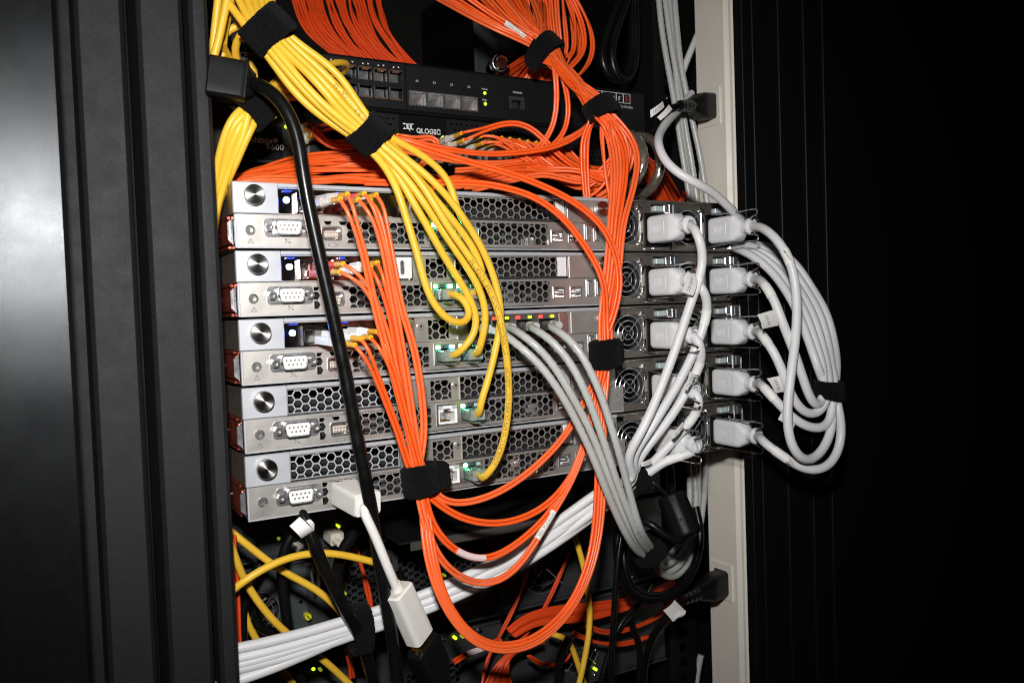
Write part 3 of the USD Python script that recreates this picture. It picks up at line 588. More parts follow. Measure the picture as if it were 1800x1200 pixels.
t.part('brand_plate', bx(163.5, 208.5, YQ-0.8, YQ, 286.8, 303, .2), 'black_plastic')
bxx, bz = xz(708.5, 224, YQ-1); ex, ez = xz(730.5, 227, YQ-1)
R3 = 3.3; mk = []
for k in range(3):
    mk.append(Point(bxx+2.6+3.1*k, bz+1.2).buffer(2.5, quad_segs=6).difference(Point(bxx+2.6+3.1*k, bz+1.2).buffer(1.75, quad_segs=6)).intersection(sbox(bxx+(1.0 if k == 0 else 0), bz-4, bxx+(30 if k < 2 else 8.2), bz+8)))
mk += [LineString([(bxx+.2, bz+3.4), (bxx+1.6, bz+3.4)]).buffer(.35), LineString([(bxx+.2, bz-1.0), (bxx+1.6, bz-1.0)]).buffer(.35), LineString([(bxx+9.6, bz+3.4), (bxx+8.2, bz+3.4)]).buffer(.35), LineString([(bxx+9.6, bz-1.0), (bxx+8.2, bz-1.0)]).buffer(.35), LineString([(bxx+5.2, bz-.4), (bxx+6.2, bz-2.4)]).buffer(.4)]
t.part('brand_mark', ext(unary_union(mk), YQ-0.95, YQ-0.82), 'print_white')
t.part('brand_name', text_flat('QLOGIC', ex+0.6, ez-3.2, 4.2, YQ-0.84, bold=True), 'print_white')
t.part('trade_mark', text_flat('TM', ex+20.8, ez+0.4, 1.2, YQ-0.84), 'print_white')
q5 = xz(450, 248, YQ-1); q6 = xz(467.5, 261.5, YQ-1)
t.part('model_name', text_flat('SANbox®', q5[0]-9.4, q5[1]-1.2, 4.3, YQ-0.84, bold=True), 'print_white')
t.part('model_number', text_flat('5600', q6[0], q6[1]-0.2, 4.0, YQ-0.84, bold=True), 'print_white')
t.part('name_plate', bx(24, 64, YQ-0.8, YQ, 258, 285, .2), 'black_plastic')
for px, py in ((504, 222), (779, 242), (484, 205)):
    x, z = xz(px, py, YQ-2); t.part('status_light', disc_y(x, z, 1.6 if px != 484 else 1.0, YQ-2.4, YQ, 12), 'led_lime')
for i in range(12):
    x = 84+i*20.4; p = t.part('fibre_port', ext(sbox(x, 264, x+15, 275.5).difference(sbox(x+1, 265, x+14, 274.5)), YQ-2.5, YQ), 'bright_steel')
    t.part('port_tab', bx(x+2, x+13, YQ-12, YQ-2, 261.8, 263.8, .3), 'connector_white', p)
t = Thing('fibre_switch', 'second black punched front unit, half buried in orange cables above the topmost server', 'fibre switch', at=(216, YQ, 224))
punched('front_panel', -4, 436, 226, 253.5, YQ+6, [], 5.0, 1.3, t, 'black_satin')
t.part('body', bx(-3, 435, YQ+14, YQ+150, 227, 253), 'dark_interior')
# below: storage units
YL = 110.0
def store(z0, z1, label, fans, grilles, lights, plates):
    t = Thing('storage_unit', label, 'storage unit', at=(216, YL, z0))
    hs = [h for g in grilles for h in hexes(*g, 6.1, 5.2, 1, 2.0)]; fh = [Point(x, z).buffer(r, quad_segs=8) for x, z, r in fans]
    t.part('front_panel', ext(sbox(-4, z0+2.5, 436, z1-2.5).difference(unary_union(hs+fh)), YL+2, YL+3.2), 'gunmetal')
    t.part('body', bx(-3, 435, YL+22, YL+200, z0+2, z1-2), 'dark_interior')
    for z in (z0, z1-2.4): t.part('rail', bx(-4, 436, YL-1.5, YL+3, z, z+2.2, .6), 'gunmetal')
    for x0, zz0, x1, zz1, k in plates: t.part('module_plate', bx(x0, x1, YL-1, YL+2, zz0, zz1, .5), k)
    for x, z, r in fans:
        f = t.part('fan', [disc_y(x, z, r*.42, YL+6, YL+12, 16)] + [ext(Polygon([(x+r*.4*math.cos(a), z+r*.4*math.sin(a)), (x+r*.94*math.cos(a+.3), z+r*.94*math.sin(a+.3)), (x+r*.94*math.cos(a+.8), z+r*.94*math.sin(a+.8)), (x+r*.4*math.cos(a+.6), z+r*.4*math.sin(a+.6))]), YL+8, YL+9) for a in np.arange(7)*2*math.pi/7], 'dark_plastic')
        aa = np.linspace(0, 2*np.pi, 32)
        t.part('fan_guard', [tube(np.c_[x+q*r*np.cos(aa), np.full(32, YL+1), z+q*r*np.sin(aa)], 0.45, 5) for q in (.4, .7, .98)] + [tube(np.array([(x+math.cos(a)*k*r, YL+0.6, z+math.sin(a)*k*r) for k in (.1, .6, 1.1)]), .45, 5) for a in (.8, 2.36, 3.93, 5.5)], 'bright_steel', f)
    for k in range(16):
        x, z = RNG.uniform(5, 425), RNG.choice([z0+6, z1-6, (z0+z1)/2+RNG.uniform(-12, 12)]); t.part('screw', disc_y(x, z, RNG.uniform(1.3, 2.0), YL-1.2, YL+2.4, 10, .5), 'chrome')  # chrome discs at random spots, added for small glints
    for px, py, k in lights:
        x, z = xz(px, py, YL-2); t.part('status_light', disc_y(x, z, 1.5 if k == 'led_lime' else 1.3, YL-2.6, YL+2.5, 10), k)
    return t
store(-58, -8, 'dark grey storage unit with green lights directly under the server stack', [], [(150, -52, 200, -30)], [(490, 946, 'led_lime_dim'), (550, 938, 'led_lime_dim'), (595, 925, 'led_lime')],
      [(-2, -44, 62, -20, 'gunmetal'), (64, -46, 92, -14, 'gunmetal'), (94, -46, 140, -14, 'slate_plastic'), (205, -48, 300, -14, 'gunmetal')])
t = store(-146, -62, 'dark grey storage unit with a round fan and honeycomb vents, behind the white cables', [(27, -99, 17), (292, -111, 25)], [(100, -114, 141, -76), (146, -112, 176, -72), (186, -104, 232, -74)], [(782, 1011, 'led_lime_dim'), (782, 1024, 'led_lime_dim'), (607, 1043, 'led_lime_dim')],
      [(52, -140, 66, -68, 'slate_plastic'), (144, -74, 184, -66, 'slate_plastic'), (330, -140, 380, -70, 'gunmetal')])
x, z = xz(542, 1084, YL-6); k = t.part('thumbscrew', disc_y(x, z, 2.8, YL-7, YL+2, 18, .6), 'yellow_knob'); t.part('screw_slot', bx(x-2.4, x+2.4, YL-7.1, YL-6.7, z-.4, z+.4).apply_transform(trimesh.transformations.rotation_matrix(1.0, [0, 1, 0], [x, YL, z])), 'socket_dark', k)
store(-234, -150, 'dark storage unit with two lime lights at the bottom of the picture', [(330, -200, 22)], [(150, -225, 200, -180)], [(801, 1121, 'led_lime'), (814, 1119, 'led_lime_dim'), (1048, 1176, 'led_lime'), (551, 1175, 'led_lime'), (564, 1177, 'led_lime_dim'), (503, 1190, 'led_lime_dim')],
      [(60, -225, 120, -165, 'slate_plastic'), (215, -225, 300, -168, 'gunmetal')])
a0, a1, a2, a3 = U(722, 953, -20), U(1010, 918, -20), U(1010, 934, -20), U(728, 968, -20)
t = Thing('support_shelf', 'dull metal shelf edge jutting out under the lowest server', 'shelf', at=(230, 20, -30))
zz = (a0[2]+a3[2])/2
t.part('front_flange', bx(a0[0], 330, 20, 22, zz-3.5, zz+3.0, .5), 'brown_metal')
t.part('top_plate', bx(a0[0]-8, 330, 22, 170, zz+2.0, zz+3.6, .4), 'black_satin')

# ------------------------------------------------------------------ cables
ORD = 'first second third fourth fifth sixth seventh eighth ninth tenth eleventh twelfth thirteenth fourteenth fifteenth sixteenth seventeenth eighteenth nineteenth twentieth'.split()
GA = math.pi*(3-math.sqrt(5))
def slot(i, n, c, ax, rpx, rmm):
    "place of strand i of n in a bundle tied at c = (px, py, o); ax = the bundle's direction in the picture"
    ax = np.array(ax, float); ax /= np.linalg.norm(ax); R = math.sqrt((i+.5)/n); a = R*math.cos(GA*i); b = R*math.sin(GA*i)
    return (c[0]-ax[1]*a*rpx, c[1]+ax[0]*a*rpx, c[2]+b*rmm)
def jit(p, j=1.5): return tuple(np.array(p, float) + np.r_[RNG.uniform(-j, j, 2), RNG.uniform(-j, j) if len(p) > 2 else []])
def curve(pts, step=4.0, s=0.25, pre=None, post=None):
    P = px_points(pts)
    if pre is not None: P = np.vstack([np.atleast_2d(pre), P])
    if post is not None: P = np.vstack([P, np.atleast_2d(post)])
    return smooth_path(P, step, s)
LEN = lambda C: np.linalg.norm(np.diff(C, axis=0), axis=1).sum()
def wire(name, label, cat, C, r, matn, group=None, dup=None, twist=None, n=10):
    m = duplex(C, r, **dup) if dup is not None else tube(C, r, n, twist)
    return single(name, m, matn, label, cat, group, smooth=60)
def back_along(C, d): T = C[0]-C[min(2, len(C)-1)]; T /= np.linalg.norm(T); return C[0]+T*d, T
def lc_ends(t, C, r, body='beige_plastic', sleeve='yellow_sleeve', scale=1.0, to=None):
    "two fibre plugs behind the start of a duplex cable: square body, ribbed boot, coloured sleeve"
    T = C[1]-C[0]; T /= np.linalg.norm(T); S = np.cross(T, C[0]-CAM); S /= np.linalg.norm(S)
    for k, q in enumerate((-1, 1)):
        o = C[0] + S*q*3.0*scale; d = np.array([0, 1.0, 0]) if to is None else np.asarray(to, float)-C[0]; d /= np.linalg.norm(d); c = t.part('plug', plug_loft(o, d, [(24*scale, 3.0*scale, 3.0*scale, .5), (44*scale, 3.0*scale, 3.0*scale, .5)], n=12), body)
        secs = [(10*scale, 1.9, 1.9, 1.8)]
        for i in range(7): secs += [((10+2*i)*scale, 2.0+.12*i, 2.0+.12*i, 1.9), ((11.2+2*i)*scale, 2.0+.12*i, 2.0+.12*i, 1.9), ((11.3+2*i)*scale, 1.6+.1*i, 1.6+.1*i, 1.5), ((11.9+2*i)*scale, 1.6+.1*i, 1.6+.1*i, 1.5)]
        t.part('boot', plug_loft(o, d, secs+[(24.5*scale, 2.8, 2.8, .6)], n=12), body, c)
        t.part('sleeve', plug_loft(o, d, [(-1.5, 1.75, 1.75, 1.7), (10.5*scale, 1.95, 1.95, 1.9)], n=12), sleeve, c)
    return S
def fibre(label, pts, matn='orange_jacket', r=1.32, group=None, plug=None, sleeve=None, phase=0.0, roll=0.5, step=4.0, s=0.3, post=None, name='fibre_cable', gap=1.0, text=None):
    if matn == 'orange_jacket' and random.random() < .35: matn = 'orange_jacket_pale'
    pre = None
    if plug:
        p0 = U(*pts[0]); d0 = np.array([0, 1.0, 0]) if plug.get('to') is None else np.asarray(plug['to'], float)-p0; d0 /= np.linalg.norm(d0); pre = [p0, p0-d0*4, p0-d0*8]; pts = pts[1:]; pts[0] = (*pts[0][:2], -pre[-1][1]-2) if len(pts[0]) < 3 else pts[0]
    C = curve(pts, step, s, pre=pre, post=post)
    L = np.r_[0, np.cumsum(np.linalg.norm(np.diff(C, axis=0), axis=1))]
    g = np.ones(len(C))*gap
    if plug: g = 1 + (3.0*plug.get('scale', 1)/r-1)*np.exp(-(L/14)**2)
    d = dup_gap(C, r, phase if not plug else 0.0, roll if not plug else 0.0, g)
    if not (plug or sleeve or text): return single(name, d, matn, label, 'fibre cable', group, smooth=60)
    t = Thing(name, label, 'fibre cable', group, at=C[0]); t.part('cable', d, matn, smooth=60)
    if plug: lc_ends(t, C, r, **plug)
    for sl in (sleeve or []):
        k = sl[2]; V = C-CAM; zz = V @ FW; Q = np.c_[900+FPX*(V @ RT)/zz, 600-FPX*(V @ UP)/zz]
        a, b = sorted(int(np.argmin(np.linalg.norm(Q-np.array(e), axis=1))) for e in sl[:2]); i = list(range(a, max(b, a+3)+1))
        if len(i) > 2:
            q = t.part('label_sleeve', tube(C[i[0]:i[-1]+1], r*1.9, 10) if len(sl) < 5 else duplex(C[i[0]:i[-1]+1], r*1.25), k)
            if len(sl) > 3 and sl[3]: t.part('sleeve_print', text_on(C[i[0]:i[-1]+1][::(-1 if sl[3][0] == '<' else 1)], 2.0, sl[3].lstrip('<'), 1.9, r*1.9), 'ink', q)
    for tx in (text or []): t.part('print', text_on(C[::-1] if tx[3:] else C, tx[1], tx[0], tx[2], r*1.02), 'ink_dark_red')
    return t
def dup_gap(C, r, phase, roll, g, n=7):
    T = tangents(C); V = C-CAM; S = np.cross(T, V); S /= np.maximum(np.linalg.norm(S, axis=1, keepdims=True), 1e-9); W = np.cross(S, T)
    t = np.linspace(0, 1, len(C)); ph = phase + roll*np.sin(2*np.pi*(t*1.3+phase)); D = (S*np.cos(ph)[:, None] + W*np.sin(ph)[:, None])*(r*g)[:, None]
    return [tube(C+D, r, n), tube(C-D, r, n)]
def strap(label, c, ax, wid, a, b, tail=None, seed=0, thick=2.0):
    "hook-and-loop tie round a bundle: c=(px,py,o), ax its direction in the picture, wid along it, half axes a (across), b (depth), all mm"
    P = U(*c); Q = U(c[0]+ax[0], c[1]+ax[1], c[2]+(ax[2] if len(ax) > 2 else 0)); d = Q-P; d /= np.linalg.norm(d); V = P-CAM; V /= np.linalg.norm(V)
    s = np.cross(d, V); s /= np.linalg.norm(s); w = np.cross(d, s); n = 72; rings = []
    rg = np.random.default_rng(seed+100)
    prof = [(-.5, 0), (-.5, .6), (-.44, .95), (-.3, 1.0), (-.1, .97), (.1, 1.0), (.3, .98), (.44, .95), (.5, .6), (.5, 0)]
    for i in range(n):
        th = 2*math.pi*i/n; rings.append(np.array([P + d*(u*wid*(1+.05*math.sin(th*2+seed))+0.7*math.sin(th+seed)) + (s*math.cos(th)*(a+v*thick*1.15) + w*math.sin(th)*(b+v*thick*1.15)) for u, v in prof]))
    v = np.vstack(rings); m = len(prof); f = []
    for i in range(n):
        for j in range(m):
            k, l = (i+1) % n, (j+1) % m; f += [(i*m+j, i*m+l, k*m+l), (i*m+j, k*m+l, k*m+j)]
    mesh = trimesh.Trimesh(v, np.array(f), process=False)
    if mesh.volume < 0: mesh.faces = mesh.faces[:, ::-1]
    mesh = mesh.subdivide(); mesh.vertices += mesh.vertex_normals*((meshkit.fbm(mesh.vertices*.7, 3, seed)-.5)*1.1)[:, None]
    t = Thing('cable_tie', label, 'cable tie', at=P); t.part('band', mesh, 'velcro', smooth=60)
    # the overlapping end of the strip, lifted a little
    t0, t1, lift = tail or (-2.2, -0.7, 2.0); rings = []
    for i in range(13):
        q = i/12; th = t0+(t1-t0)*q; rr = thick*1.2+0.9+lift*q**3*2; hw = wid*.46*(1-.25*max(0, q-.85)/.15)
        rings.append(np.array([P+d*(u*hw)+(s*math.cos(th)*(a+rr+v)+w*math.sin(th)*(b+rr+v)) for u, v in ((-1, 0), (1, 0), (1, 1.5), (-1, 1.5))]))
    t.part('strip_end', loft(rings), 'velcro')
    # short loose hairs of the loop side
    k = 700; idx = rg.choice(len(mesh.faces), k); pts = mesh.triangles_center[idx]; nn = mesh.face_normals[idx]; V_, F_ = [], []
    for p, q in zip(pts, nn):
        e = q*rg.uniform(.5, 1.3) + rg.normal(0, .5, 3); o = rg.normal(0, 1, 3); o /= np.linalg.norm(o); j = len(V_); V_ += [p-o*.07, p+o*.07, p+e]; F_ += [(j, j+1, j+2), (j, j+2, j+1)]
    t.part('fuzz', (np.array(V_), np.array(F_)), 'velcro', smooth=False, kind='stuff')
    return t
def rj45(t, X, Z, y0=-13.0):
    "clear modular plug in a port at (X, Z)"
    p = t.part('plug', [bx(X-5.8, X+5.8, y0+2, 7, Z-4.2, Z+3.6, .5), bx(X-2.6, X+2.6, y0, y0+13, Z-6.4, Z-5.5, .3), bx(X-6.0, X+6.0, y0-1, y0+2, Z-4.0, Z+3.8, .8)], 'clear_plastic')
    t.part('wires', [tube(np.array([(X-3.3+.95*i, y0+1, Z), (X-3.8+1.08*i, y0+8, Z+.4), (X-3.8+1.08*i, 5, Z+.6)]), .45, 5) for i in range(8)], 'copper_brown', p)
# --- yellow network cables
RY = 2.62
def yellow(label, pts, port=None, group=None, text=None, zf=None, r=RY, matn='yellow_jacket'):
    pre = None
    if port:
        X, Z = port; C = curve(pts, 4, .3, post=[(X, -22, Z-0.6), (X, -13, Z), (X, -9, Z)])
    else: C = curve(pts, 4, .3)
    if not (port or text): return single('network_cable', tube(C, r, 12), matn, label, 'network cable', group, smooth=60)
    t = Thing('network_cable', label, 'network cable', group, at=C[0]); t.part('cable', tube(C, r, 12), matn, smooth=60)
    if port: rj45(t, *port)
    for tx in (text or []): t.part('jacket_print', text_on(C[::-1], tx[1], tx[0], 2.5, r, tx[2]), 'ink_brown')
    return t
NA = 8
AX1 = (140, 190)
tops = [(392, -8), (416, -8), (432, -8), (446, -8), (458, -8), (468, -8), (476, -8), (440, -8)]
mids = [(-36, 0), (-25, 8), (-14, 12), (-2, 14), (9, 10), (20, 4), (30, 0), (3, -6)]   # across the bundle (px), depth
def main_top(k):
    a, b = mids[k]; q = 0.5 if k != 6 else .75
    return [(*tops[k], -6), (468+a*.58, 54-a*.38, 6+b*.5), (500+a*.68, 88-a*.45, 9+b*.55), (560+a*1.0+3*math.sin(k*2.4), 148-a*.62-2*math.sin(k*2.4), 12+b+2*math.cos(k*1.7)), (610+a*.75+3*math.sin(k*1.3+1), 203-a*.45, 14+b*.8), (650+a*.42, 237-a*.34, 18+b*.42)]
def portxz(n, k): return (146.0 if k == 0 else 164.4), (5-n)*P1U+12.6
MG = None
yellow('yellow network cable looping lowest, into the left port of the second server', main_top(0)+[(676, 290, 26), (697, 328, 32), (716, 390), (735, 450), (748, 505), (768, 545), (793, 568, 34), (815, 574), (830, 562), (830, 542), (815, 522), (800, 513, 24)], portxz(2, 0))
yellow('yellow network cable curling into the left port of the third server', main_top(1)+[(693, 297, 22), (720, 345, 27), (748, 392), (780, 450), (810, 497), (832, 534), (841, 565, 26), (835, 592), (815, 612), (800, 620, 20)], portxz(3, 0))
yellow('yellow network cable curling into the right port of the third server', main_top(2)+[(703, 300, 26), (736, 342, 32), (765, 386), (808, 450), (836, 492), (851, 528), (856, 557, 30), (850, 590), (842, 612), (836, 620, 22)], portxz(3, 1))
yellow('printed yellow network cable reaching down to the right port of the lowest server', main_top(3)+[(725, 302, 34), (757, 348, 40), (787, 398), (817, 440), (850, 487), (870, 525), (880, 562, 44), (889, 612), (894, 662), (894, 722), (885, 777), (870, 820), (853, 840, 30), (838, 845, 22)], portxz(5, 1),
       text=[('MEGALAN (TK) 4PR 24 AWG C(ETL)US CMP --- ETL VERIFIED TO TIA/EIA-568-B.2 CAT 5E', 30, 0.15)])
yellow('yellow network cable hanging straight to the right port of the fourth server', main_top(4)+[(728, 290, 24), (762, 318, 28), (800, 362), (826, 400), (850, 440), (868, 485), (879, 528), (882, 560, 26), (876, 592), (865, 640), (852, 690), (838, 717, 20)], portxz(4, 1))
yellow('outermost yellow network cable, bending into the right port of the topmost server', main_top(6)+[(735, 268, 16), (772, 296, 16), (795, 325, 16), (800, 355, 16), (806, 385, 16)], portxz(1, 1))
yellow('yellow network cable disappearing under the others into the left port of the topmost server', main_top(5)+[(722, 285, 12), (752, 325, 14), (770, 365, 14), (775, 390, 14)], portxz(1, 0), text=[('VERIFIED TO TIA/EIA-568-B.2 --- CAT 5E', 60, 0.0)])
yellow('yellow network cable curving behind its neighbours into the right port of the second server', main_top(7)+[(716, 290, 20), (748, 330, 24), (790, 380), (822, 420), (845, 460), (852, 490, 22), (846, 510, 20)], portxz(2, 1))
# left yellow bundle behind the door edge
lb = [((374, 372), (380, 300), (394, 240), (412, 196)), ((374, 352), (384, 292), (402, 238), (421, 198)), ((378, 366), (392, 300), (411, 245), (430, 202)), ((376, 385), (398, 310), (420, 255), (439, 208)), ((384, 352), (404, 310), (428, 255), (446, 214))]
up = [[(470, 160), (500, 140), (545, 124), (590, 110), (613, 111), (612, 122), (597, 130)], [(478, 165), (510, 150), (545, 138), (585, 132)], [(470, 170), (500, 160), (530, 150), (560, 146), (588, 152)], [(475, 176), (505, 172), (540, 168), (575, 160)], [(462, 172), (478, 150), (495, 138), (520, 140), (548, 150)]]
for k in range(5):
    a = [(*p, o) for p, o in zip(lb[k], (-20, -10, 0, 6))]; c = slot(k, 5, (440, 192, 2), (-1, .95), 22, 8)
    yellow(f'{ORD[k]} yellow network cable from the left in the bundle passing behind the door edge', [(372, 440, -25)]+a+[c]+[(p[0], p[1], -20-90*i/len(up[k])) for i, p in enumerate(up[k])], group='yellow cables from the switch ports to the left door')
for i, (pts, lab) in enumerate([([(384, -6, -10), (379, 40), (374, 85), (366, 120, -20)], 'yellow cable straight beside the cream strip, top left'), ([(400, -6, -2), (391, 40), (382, 80), (372, 112, -10)], 'lit yellow cable slanting down to the black plug, top left'), ([(408, -6, -20), (400, 30), (394, 60), (390, 110, -30)], 'shaded yellow cable slanting behind the lit one, top left'),
        ([(452, 40, -25), (424, 44), (400, 54), (386, 76), (384, 100), (396, 122, -40)], 'shaded yellow cable curving out from under the upper left tie'), ([(388, 76, -20), (397, 92), (406, 110), (420, 135, -50)], 'short lit yellow cable running down to the black plug'), ([(428, 56, -16), (415, 75), (414, 98), (422, 120), (432, 140, -50)], 'yellow cable bowed like a bracket above the black plug'), ([(428, 112, -60), (442, 112), (447, 128), (446, 160, -60)], 'short yellow hook of cable behind the black plug')]):
    yellow(lab, pts)
strap('black hook-and-loop tie round the yellow bundle at the top left', (471, 54, 9), (110, 118, 6), 21, 13.5, 11.5, seed=1)
strap('black hook-and-loop tie in the middle of the thick yellow bundle', (649, 238, 18), (120, 110), 19, 11.0, 10.0, seed=2)
strap('black hook-and-loop tie on the lesser yellow bundle by the left door', (444, 188, 2), (-100, 95), 17, 12, 8, seed=3)
# lower yellow cables
YD = [([(396, 930, -14), (412, 975, -18), (430, 1020, -26), (460, 1066), (490, 1100), (520, 1125), (560, 1152), (590, 1178), (625, 1212, -40)], 'yellow cable running from the door edge behind the left white bundle'), ([(395, 925, -40), (432, 955), (470, 985), (500, 1006), (545, 1028), (575, 1050), (602, 1076), (625, 1120), (640, 1155), (662, 1212, -30)], 'yellow cable crossing the arched one, down to the lower left tie'),
      ([(376, 1068, -16), (400, 1044, -14), (420, 1026, -6), (440, 1012), (470, 995), (500, 981), (540, 972), (580, 971), (620, 978), (668, 990, -16)], 'yellow cable arched under the lowest server'), ([(425, 1060, -60), (436, 1095), (448, 1120), (470, 1150), (500, 1182), (522, 1210, -70)], 'yellow cable end showing under the fan, lower left'),
      ([(1006, 930, -40), (1018, 965), (1028, 1005), (1036, 1060), (1037, 1100), (1031, 1140), (1016, 1210, -30)], 'yellow cable hanging behind the big orange loop'), ([(964, 1112, -64), (984, 1117, -60), (1000, 1126), (1012, 1155), (1020, 1180), (1030, 1212, -60)], 'yellow cable joining the hanging one at the bottom'), ([(640, 1160, -50), (650, 1190), (660, 1214, -60)], 'yellow cable stub under the lower left tie')]
for pts, lab in YD: yellow(lab, pts)

# --- orange fibre: three cards to the knot G, loop, up through F and E to D and the top
RO = 1.32
def Gs(i): return slot(i, 7, (738, 842, 32), (.15, 1), 15, 5.5)
def Fs(i): return slot(i, 7, (1063, 622, 30), (-.1, 1), 15, 5)
def Es(i, n=22): return slot(i, n, (1054, 192, -8), (.5, .85), 20, 7)
def Ds(i, n=22): return slot(i, n, (962, 90, -62), (.7, .7), 21, 8)
def TOP(i):
    x = 758 + 10.6*i + RNG.uniform(-5, 5); x = min(x, 985)
    return [(x, -10, -95-RNG.uniform(0, 40)), ((x*.52+964*.48)+RNG.uniform(-4, 4), 42+RNG.uniform(-5, 5), -78)]
def DE(i): return TOP(i)+[Ds(i), jit((1003-(i % 5)*3+6, 132+(i % 4)*4, -35), 3), Es(i)]
SF = {'1a': [(603, 346, 46), (615, 368), (630, 410), (642, 455), (652, 505), (664, 560), (684, 630), (702, 700), (722, 775)],
      '1b': [(634, 346, 40), (655, 372), (670, 415), (681, 470), (692, 530), (703, 590), (715, 660), (727, 745)],
      '2a': [(599, 471, 40), (628, 484), (654, 515), (669, 555), (684, 600), (698, 660), (708, 720)],
      '2b': [(656, 466, 30), (668, 495), (682, 530), (692, 575), (700, 640), (712, 700), (726, 770)],
      '3a': [(628, 601, 44), (643, 618), (658, 650), (673, 690), (688, 727), (706, 776)],
      '3b': [(656, 588, 34), (674, 612), (690, 645), (702, 690), (714, 740), (728, 785)],
      '1c': [(655, 348, 26), (676, 390), (690, 460), (706, 545), (724, 595), (735, 645), (743, 710), (747, 770)]}
LOOPY = lambda k: [(744+3.6*k, 900, 34), (746+6*k, 950, 40), (759+5*k, 1012, 46), (780+4*k, 1063), (809+3*k, 1107-2*k), (842, 1134-4*k, 52), (887, 1144-4*k), (936, 1134-5*k), (975-2*k, 1106-4*k), (1006-3*k, 1068, 50), (1033-4*k, 1018), (1050-4*k, 960, 44), (1058-5*k, 900), (1061-5*k, 830), (1061-4*k, 760, 36)]
K1 = [(764, 874, 32), (788, 886), (826, 883), (876, 866), (926, 833), (963, 800), (996, 762), (1011, 738), (1028, 705, 28), (1046, 665)]
K2 = [(766, 882, 32), (800, 906), (850, 920), (900, 917), (950, 896), (982, 869), (1006, 835), (1022, 800), (1030, 768), (1042, 720, 30)]
K3 = [(755, 913, 36), (775, 945), (802, 970), (826, 980), (853, 985), (888, 970), (926, 942), (962, 907), (1000, 848), (1018, 805), (1032, 765), (1046, 715, 30)]
K4 = [(757, 950, 40), (776, 987), (804, 1012), (838, 1027), (870, 1025), (902, 1006), (926, 976), (946, 944), (975, 895), (1005, 845), (1026, 790), (1042, 730, 30)]
VERT = lambda x, w: [(1056+x*.6, 560, 30), (1066+x, 480, 28), (1072+x, 400, 26), (1078+x+w, 320, 16), (1074+x+w*1.4, 255, 4)]
M1 = [(1072, 575, 32), (1090, 510, 34), (1088, 465, 34), (1070, 412, 34), (1048, 384, 32), (1012, 356), (962, 330), (900, 306), (825, 285), (752, 263), (700, 245, 10), (650, 240, -10)]
M2 = [(1064, 560, 32), (1064, 500, 36), (1052, 468), (1032, 438), (1007, 400), (976, 370), (944, 347, 24), (898, 332), (850, 322), (795, 321), (720, 322, 4), (640, 320, 0)]
sleeves = lambda *a: list(a)
rt = [('1a', LOOPY(0), DE(0), VERT(0, 0), 'orange fibre cable from the topmost server, outermost in the big hanging loop', None),
      ('1b', LOOPY(1), DE(1), VERT(6, 4), 'orange fibre cable with red sleeves from the topmost server, middle of the big loop', None),
      ('2b', LOOPY(2), DE(2), VERT(12, 8), 'orange fibre cable with white plugs from the second server, innermost of the big loop', None),
      ]
for i, (k, lo, de, ve, lab, sl) in enumerate(rt):
    sv = 5-int(k[0]); pl = dict(body={'1a': 'beige_plastic', '1b': 'red_sleeve'}.get(k, 'connector_white'), to=({'1a': 50, '1b': 72, '2b': 76, '1c': 78}[k], 8, sv*P1U+31.4), scale=.9)
    fibre(lab, SF[k]+[Gs(i)]+lo+[Fs(i)]+ve+list(reversed(de)), plug=pl, s=.4, text=[('MADE IN USA 12/07', 1230 if i == 1 else 1260, 1.8, 1)] if i in (1,) else None)
fibre('orange fibre cable with red sleeves, from the second server into the highest slack loop', SF['2a']+[Gs(4)]+K1+[Fs(4)]+VERT(22, 16)+list(reversed(DE(4))), plug=dict(body='red_sleeve', to=(50, 8, 3*P1U+31.0), scale=.9), s=.4)
fibre('orange fibre cable with cream plugs, from the third server into the second slack loop', SF['3a']+[Gs(5)]+K2+[Fs(5)]+M1, plug=dict(body='connector_white', to=(50, 8, 2*P1U+31.0), scale=.95), s=.4)
fibre('orange fibre cable with a plain white sleeve in its slack loop over the white bundle', SF['3b']+[Gs(6)]+K3+[Fs(6)]+M2, plug=dict(body='connector_white', to=(73, 8, 2*P1U+31.4), scale=.95), s=.4, sleeve=[((802, 970), (853, 985), 'pink_paper')])
fibre('orange fibre cable with a printed white sleeve, lowest of the slack loops', SF['1c']+[slot(3, 7, (738, 842, 30), (.15, 1), 15, 5.5)]+K4+[Fs(2), (1066, 560, 30), (1074, 480), (1086, 400), (1092, 330, 14), (1086, 260, 0)]+list(reversed(DE(5))), s=.4, plug=dict(body='connector_white', to=(78, 8, 4*P1U+31.4), scale=.9), sleeve=[((946, 944), (975, 895), 'paper', '<F12Z1Z14-006')])
strap('black hook-and-loop tie with a lifted end round the orange fibres on the lower left', (739, 843, 32), (14, 100), 21, 10.5, 8, tail=(-1.3, -0.1, 2.8), seed=4)
strap('black hook-and-loop tie round the orange fibres left of the fans', (1064, 622, 30), (6, 100), 22, 10.5, 7.5, seed=5)
